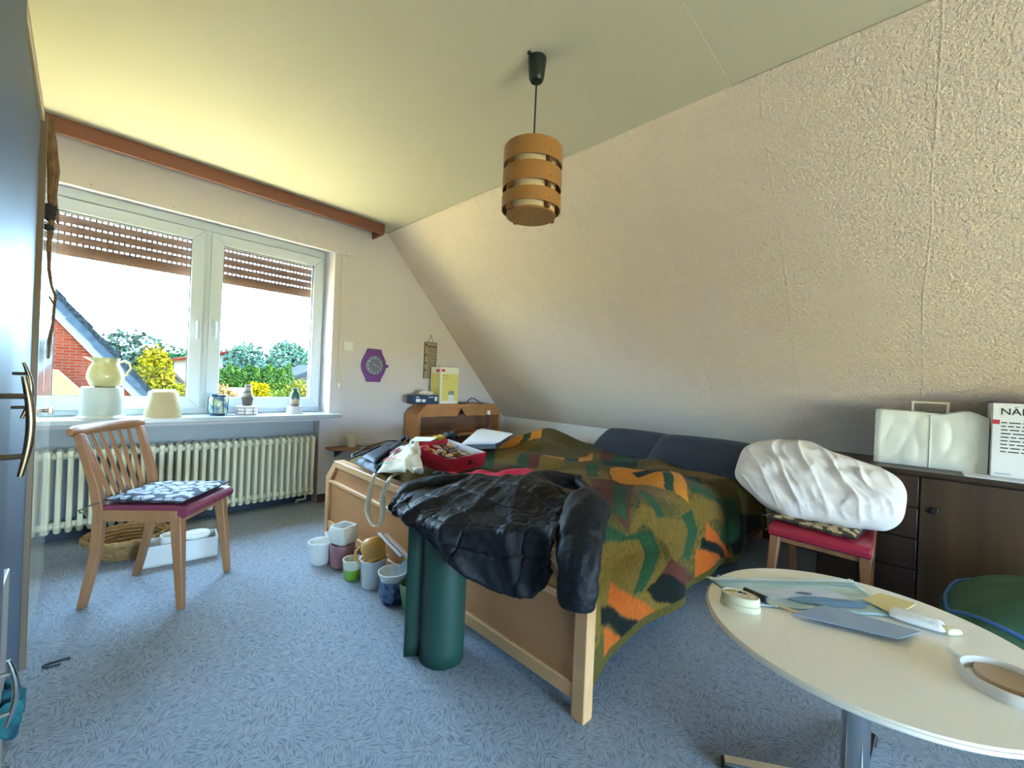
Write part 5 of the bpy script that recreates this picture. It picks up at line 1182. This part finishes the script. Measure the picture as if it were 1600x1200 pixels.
# sewing machine under a white cover
CX0, CX1 = 2.95, 3.14
cyA = at(1366, 690, 0, CX0).y; cyB = at(1545, 690, 0, CX0).y; ztl = at(1385, 640, 0, CX0).z; ztr = at(1520, 633, 0, CX0).z
sm = thing('machine_cover', 'white soft cover with handle over a machine on the sideboard', 'cover', ((CX0+CX1)/2, (cyA+cyB)/2, STZ))
M_cov = mat('white_vinyl', '#d8d6c6', .4, bump=(9, .25))
prf = [(0, .985), (.06, 1.0), (.35, .985), (.55, .97), (.62, .955), (.70, .99), (.80, 1.03), (.88, 1.02), (.97, .955), (1, .94)]
def cov(u, v):
    # u around the section front->top->back, v along
    y = lerp(cyA, cyB, v); zt = STZ+(ztl-STZ)*interp(prf, v)
    n = u*3
    if n < 1: p = Vector((CX0, y, lerp(STZ+.002, zt-.015, n)))
    elif n < 2: t = n-1; p = Vector((lerp(CX0+.008, CX1-.03, t), y, zt-.004*math.cos(t*6.28)))
    else: t = n-2; p = Vector((lerp(CX1-.022, CX1, t), y, lerp(zt-.015, STZ+.002, t)))
    w = .006*nz(v*4+u*2, u*5-v*2, 2)+.006*(1-abs(nz(v*5-u*3, u*4+v*2, 4)))**4*smooth(v*8)*smooth((1-v)*8)-.012*max(0, .55-abs(v-.62)*6)*u
    p.x += w*(1 if n < 1.2 else .2)
    if v < .05: p.x += .01*(1-v/.05)
    return p
m_ = MB(); nu, nv = 46, 60; m_.grid(nu, nv, cov)
m_.f += [tuple(range(nu)), tuple((nv-1)*nu+i for i in range(nu-1, -1, -1))]; m_.mi += [0, 0]
m_.build('cover_body', M_cov, sm, smooth_angle=50)
h0 = at(1426, 640, 0, 3.03); h1 = at(1481, 640, 0, 3.03); hz_ = at(1450, 629, 0, 3.03).z
m_ = MB(); zt_ = STZ+(ztl-STZ)*.96; m_.beam((3.03, h0.y, zt_), (3.03, h0.y, hz_), .010, .012, (1, 0, 0)); m_.beam((3.03, h1.y, zt_), (3.03, h1.y, hz_), .010, .012, (1, 0, 0)); m_.beam((3.03, h0.y+.006, hz_), (3.03, h1.y-.006, hz_), .012, .010)
m_.build('carry_handle', mat('cream_handle', '#d9cdb4', .4), sm, bevel=.002)
vs_l = lerp(0, 1, .52)
MB().tube([cov(u_, vs_l)+Vector((-.003, 0, 0)) for u_ in [i/40*.66 for i in range(41)]], .0025, 6).build('seam', M_cov, sm)
MB().tube([cov(.335, v_)+Vector((-.003, 0, .003)) for v_ in [i/40 for i in range(41)]], .003, 6).build('seam', M_cov, sm)
# sewing machine carton with printed front
KX = 2.91
k0 = at(1549, 700, 0, KX).y; kt = at(1553, 629, 0, KX).z
kb = thing('machine_carton', 'white carton printed with the word NÄHMASCHINE on the sideboard', 'box', (KX+.12, k0-.2, STZ))
MB().box(KX, KX+.20, k0-.44, k0, STZ+.004, kt).build('carton', mat('carton_white', '#dcdad6', .5), kb, bevel=.002)
MB().box(KX-.002, KX+.202, k0-.442, k0+.002, kt, kt+.004).build('carton_lid', mat('carton_dark_lid', '#5a2a2e', .6), kb)
Hk = kt-STZ
BX = lambda y, z: Vector((KX-.0008, k0-y, STZ+z*Hk))
M_blackp = mat('print_black', '#1f1c1c', .6)
text_mesh('NÄHMASCHINE', .043, M_blackp, 'lettering', kb, basis(BX(.022, .845), (0, -1, 0), (0, 0, 1)))
m_ = MB().box(KX-.001, KX, k0-.022, k0+.0005, STZ+.715*Hk, STZ+.775*Hk); m_.box(KX-.001, KX, k0-.30, k0-.105, STZ+.18*Hk, STZ+.38*Hk); m_.build('red_print', M_red, kb, smooth_angle=0)
m_ = MB(); rnd = random.Random(8)
for i in range(9):
    z = .74-i*.048; y = .026
    while y < .40:
        l_ = rnd.uniform(.012, .035); a_ = BX(y, z); m_.box(KX-.001, KX, a_.y-l_, a_.y, a_.z-.003, a_.z+.002); y += l_+.006
m_.build('print_lines', M_blackp, kb, smooth_angle=0)
m_ = MB().box(KX-.001, KX, k0-.06, k0-.012, STZ+.055*Hk, STZ+.065*Hk); m_.build('small_print', M_grey, kb, smooth_angle=0)
MB().box(KX-.001, KX, k0-.30, k0-.11, STZ+.04*Hk, STZ+.15*Hk).build('picture_panel', M_paper, kb, smooth_angle=0)
tag(MB().box(SX+.01, KX+.22, k0-.5, k0+.085, STZ, STZ+.003).build('paper_sheet', M_paper, smooth_angle=0), 'white paper lying under the sewing machine carton', 'paper')

# ------------------------------------------------------------------ white pillow on the red chair
M_pcase = mat('white_cotton', '#d2c8c0', .9, bump=(60, .05))
PCc = Vector((2.52, .345, .625)); pax = Vector((-.04, 1, .12)).normalized(); pup = Vector((.55, -.06, .75)).normalized(); pn = pax.cross(pup).normalized()
if pn.x > 0: pn = -pn
def pfn(a, b):
    sx, sy = .34, .195
    droop = .02*smooth((-a-.2)/.8)*(1 if b < 0 else 0)
    q = PCc+pax*a*sx*(1-.16*b**4)+pup*(b*sy*(1+.08*math.sin(a*4+.5)-.26*a**4)+droop+.012*a+.012*nz(a*3, b, 4))
    return q, pn
def pth(a, b):
    w = a*1.0-b*.35+.16*nz(a*1.5, b*1.5, 1)
    crease = (1-abs(math.sin(w*9)))**3*(.5+.9*abs(nz(a*2.2, b*1.4, 7)))
    rg = noise.ridged_multi_fractal(Vector((w*3.2, b*1.3, 2.2)), .9, 2.1, 3, 1.0, 2.0)
    return (.088+.020*crease+.013*(rg-1.1)+.015*nz(a*4, b*4, 3), .085)
m_ = MB().cushion(150, 90, pfn, pth, p=2.6)
tag(m_.build('pillow', M_pcase, smooth_angle=80), 'crumpled white pillow lying on the red seated chair', 'pillow')

# ------------------------------------------------------------------ round coffee table
TH, TX, TY, TR = .452, 1.417, .08, .359
tbl = thing('coffee_table', 'round white pedestal coffee table in the foreground', 'table', (TX, TY, 0))
M_top = mat('cream_laminate', '#efe8dc', .3, coat=.15)
MB().lathe([(0, TH-.020), (TR-.012, TH-.020), (TR-.003, TH-.016), (TR, TH-.010), (TR, TH-.006), (TR-.004, TH), (0, TH)], (TX, TY, 0), 96).build('tabletop', M_top, tbl)
MB().lathe([(TR+.0002, TH-.011), (TR+.0015, TH-.011), (TR+.0015, TH-.004), (TR+.0002, TH-.004), (TR, TH-.011)], (TX, TY, 0), 96).build('edge_band', mat('edge_white', '#ece8dc', .3), tbl)
MB().lathe([(0, .03), (.03, .03), (.03, TH-.03), (.10, TH-.021), (0, TH-.021)], (TX, TY, 0), 32).build('pedestal', M_chrome, tbl)
ft = at(1131, 1187, 2, .02); fa = math.atan2(ft.y-TY, ft.x-TX); fl_ = math.hypot(ft.y-TY, ft.x-TX)
for k in range(3):
    a = fa+k*math.pi*2/3; d = Vector((math.cos(a), math.sin(a), 0)); e = Vector((TX, TY, 0))
    fo = MB().beam(e+d*.02+Vector((0, 0, .034)), e+d*fl_+Vector((0, 0, .018)), .035, .03, (0, 0, 1), .030, .014).build('foot', M_chrome, tbl, bevel=.003)
    MB().obox(e+d*(fl_-.012)+Vector((0, 0, .010)), (.034, .034, .02), Matrix.Rotation(a, 3, 'Z')).build('foot_cap', M_black, fo, bevel=.003)
# towel with fringe and print
M_tow = mat('towel_blue', '#a9c6cc', .9, var=(7, '#c3d3d4', .2), bump=(300, .3))
W4 = [at(x, y, 2, TH+.003) for x, y in ((1112, 906), (1330, 915), (1402, 938), (1300, 968))]
tw_ = thing('printed_towel', 'pale blue towel with frayed edge and blue picture on the round table', 'towel', tuple((W4[0]+W4[2])/2))
tq = [at(1165, 945, 2, TH+.003), at(1112, 907, 2, TH+.003), at(1335, 912, 2, TH+.003), at(1405, 965, 2, TH+.003)]
def tpos(u, v): return quad_pt(tq, u, v)+Vector((0, 0, .004*abs(nz(u*4, v*4, 2))))
MB().grid(40, 26, tpos).build('towel_cloth', M_tow, tw_, solid=.003, smooth_angle=70)
m_ = MB(); rnd = random.Random(2)
for i in range(130):
    u = i/129; p0 = tpos(u, 1); d = (tpos(u, 1)-tpos(u, .9)).normalized(); m_.tube([p0, p0+d*.006+Vector((0, 0, .004)), p0+d*rnd.uniform(.014, .026)+Vector((rnd.gauss(0, .003), rnd.gauss(0, .003), .005*rnd.random()))], .0024, 4)
tag(m_.build('fringe', mat('fringe_white', '#dfe6e6', .9), tw_), kind='stuff')
for v in (.93, .89, .85):
    MB().grid(40, 2, lambda u, w: tpos(u, v+.006*w)+Vector((0, 0, .0035))).build('woven_stripe', mat('stripe_blue', '#6f97a2', .9), tw_, solid=.0006)
def blob(name, u0, v0, su, sv, mm, seed, h=.0045):
    m_ = MB(); ring = [(u0+su*math.cos(t)*(1+.28*nz(math.cos(t)*1.5+seed, math.sin(t)*1.5, seed)), v0+sv*math.sin(t)*(1+.28*nz(math.cos(t)*1.5, math.sin(t)*1.5+seed, seed))) for t in [2*math.pi*i/28 for i in range(28)]]
    cpt = tpos(u0, v0)+Vector((0, 0, h+.001)); vs = [cpt]+[tpos(max(.01, min(.99, u)), max(.01, min(.98, v)))+Vector((0, 0, h)) for u, v in ring]
    m_.add(vs, [(0, 1+i, 1+(i+1) % 28) for i in range(28)]); m_.build(name, mm, tw_, smooth_angle=0)
blob('white_print', .55, .45, .26, .26, mat('print_pale', '#c9cede', .8), 1)
blob('blue_print', .60, .25, .26, .16, mat('print_blue', '#6f93b8', .8), 2, .0058)
blob('dark_print', .52, .50, .06, .05, mat('print_slate', '#6b6f88', .8), 3, .0068)
# print sheet of card and yellow envelope
def sheet(name, label, pts, m, z=TH+.009, th=.002, cat='paper'):
    tag(MB().prism([at(x, y, 2, z) for x, y in pts], (0, 0, th)).build(name, m, smooth_angle=0), label, cat)
sheet('picture_card', 'blue grey picture card lying on the towel', ((1238, 960), (1290, 946), (1440, 988), (1402, 999)), mat('card_blue', '#8fa3bd', .5), z=TH+.012)
sheet('envelope', 'pale yellow envelope on the round table', ((1348, 937), (1375, 927), (1432, 944), (1400, 962)), mat('pale_yellow', '#d8c58c', .7), z=TH+.012)
e0 = at(1432, 975, 2, TH)
tag(pad(e0+Vector((0, 0, .012)), at(1460, 980, 2, TH)-at(1400, 962, 2, TH), (1, 1, 0), .055, .035, .010, 4, .3, 3, 16, 12).build('paper_tissue', M_paper), 'folded white tissue on the round table', 'tissue')
e1 = at(1485, 992, 2, TH)
tag(pad(e1+Vector((0, 0, .010)), (1, -1, 0), (1, 1, 0), .022, .013, .010, 3, .1, 4, 14, 10).build('soap_piece', mat('pale_soap', '#dcd6b4', .3)), 'small pale yellow soap piece on the round table', 'soap')
# oval tin in two tiers
tc0 = (at(1124, 948, 2, TH)+at(1188, 948, 2, TH))/2; tax = (at(1190, 958, 2, TH)-at(1125, 940, 2, TH)); tax.z = 0; tlen = tax.length/2*.98; ta = math.atan2(tax.y, tax.x)
tn_ = thing('oval_tin', 'cream oval tin with printed lid on the round table', 'tin', (tc0.x, tc0.y, TH))
Mel = Matrix.Rotation(ta, 3, 'Z')@Matrix.Diagonal((1, .62, 1))
M_tin = mat('cream_tin', '#ddd4b4', .35)
q = (tc0.x, tc0.y, TH)
MB().lathe([(0, 0), (tlen, 0), (tlen, .014), (tlen*.9, .016), (0, .016)], q, 40, Mel).build('tin_base', M_tin, tn_)
MB().lathe([(0, .016), (tlen*.94, .016), (tlen*.95, .018), (tlen*.95, .034), (tlen*.90, .036), (tlen*.88, .033), (0, .033)], q, 40, Mel).build('tin_lid', M_tin, tn_)
MB().lathe([(0, .0335), (tlen*.86, .0335), (tlen*.86, .0345), (0, .0345)], q, 40, Mel).build('lid_print', mat('lid_print', '#e6e2d4', .5, var=(60, '#c9bfa4', .1)), tn_)
m_ = MB(); ex_ = Vector((math.cos(ta), math.sin(ta), 0)); ey_ = Vector((-ex_.y, ex_.x, 0)); c_ = Vector((tc0.x, tc0.y, TH+.0346))
m_.prism([c_+ex_*a*tlen+ey_*b*tlen for a, b in ((-.2, .22), (.0, .45), (.1, .32), (.25, .36), (.35, .15), (.05, .2), (-.1, .12))], (0, 0, .0005)); m_.build('black_emblem', M_blackp, tn_, smooth_angle=0)
m_ = MB().prism([c_+ex_*(a*tlen)+ey_*b*tlen for a, b in ((-.75, .05), (-.5, .32), (-.2, .42), (-.28, .1), (-.7, -.1))], (0, 0, .0004)); m_.build('tan_print', mat('tan_print', '#bfa468', .5), tn_, smooth_angle=0)
# black marker lying behind the tin
ma, mb_ = at(1162, 922, 2, TH+.017), at(1197, 937, 2, TH+.017)
mk = thing('marker_case', 'black marker behind the oval tin on the round table', 'marker', tuple((ma+mb_)/2-Vector((0, 0, .010))))
MB().beam(ma, mb_, .014, .018).build('marker_body', M_black, mk, bevel=.003)
dm = (mb_-ma).normalized(); MB().beam(mb_, mb_+dm*.004, .012, .016).build('marker_end', mat('marker_end', '#5d646e', .4), mk)
MB().beam(mb_+dm*.004+Vector((0, 0, -.004)), mb_+dm*.03+Vector((0, 0, -.006)), .005, .004).build('tip', mat('tip_cream', '#d8cdb0', .5), mk)
pA, pB = at(1215, 946, 2, TH+.008), at(1276, 967, 2, TH+.006)
m_ = MB().tube([pA, pA.lerp(pB, .3), pA.lerp(pB, .7), pB], [.003, .007, .007, .002], 10, flat=.6)
tag(m_.build('nail_file', mat('skin_plastic', '#d9bda2', .5)), 'pale pink blade shaped stick beside the marker on the table', 'stick')
# shallow white dish with beige disc at the right, with white spatula
rc = at(1575, 1062, 2, TH); rd = Vector((rc.x, rc.y, 0)).normalized()
dc = Vector((1.372, -.165, TH))
sd = thing('tape_ring', 'white ring shaped band with a beige disc at the right end of the table', 'ring', tuple(dc))
MB().lathe([(.070, 0), (.074, 0), (.075, .024), (.072, .025), (.069, 0)], dc, 48).build('band', mat('band_white', '#d6d2cc', .35), sd)
MB().lathe([(0, 0), (.05, 0), (.05, .012), (0, .012)], dc+Vector((.028, -.0, 0)), 32).build('beige_disc', mat('beige_disc', '#b49a80', .5), sd)
pA, pB = at(1480, 1012, 2, TH+.005), at(1512, 1035, 2, TH+.007)
tag(MB().beam(pA, pB, .008, .005, (0, 0, 1), .005, .006).build('white_stick', M_ceram, bevel=.002), 'thin white stick next to the white ring on the table', 'stick')

# ------------------------------------------------------------------ green bag behind the table
gb_ = thing('green_bag', 'green padded bag with blue piping on the floor before the sideboard', 'bag', (2.30, -.46, 0))
M_gbag = mat('green_fabric', '#33563c', .85, bump=(140, .25), var=(3, '#2a4a36', .25))
def gfn(a, b): return Vector((2.25+a*.26, -.50+b*.40, .235)), Vector((0, 0, 1))
m_ = MB().cushion(34, 44, gfn, lambda a, b: (.235-.03*abs(b)+.012*nz(a*3, b*3, 2), .233), p=3.4); m_.build('bag_body', M_gbag, gb_, smooth_angle=80)
ring = []
for i in range(49):
    t = 2*math.pi*i/48; c, s = math.cos(t), math.sin(t); k = (abs(c)**3.4+abs(s)**3.4)**(-1/3.4)*.97
    a, b = c*k, s*k; tt = math.sqrt(max(0, (1-abs(a)**3.4)*(1-abs(b)**3.4))); ring.append((2.25+a*.26, -.50+b*.40, .238+tt*(.235-.03*abs(b))))
MB().tube(ring, .007, 8, caps=False).build('piping', mat('blue_piping', '#2f5c94', .6), gb_)

for o in bpy.data.objects:
    if '_o' in o: del o['_o']
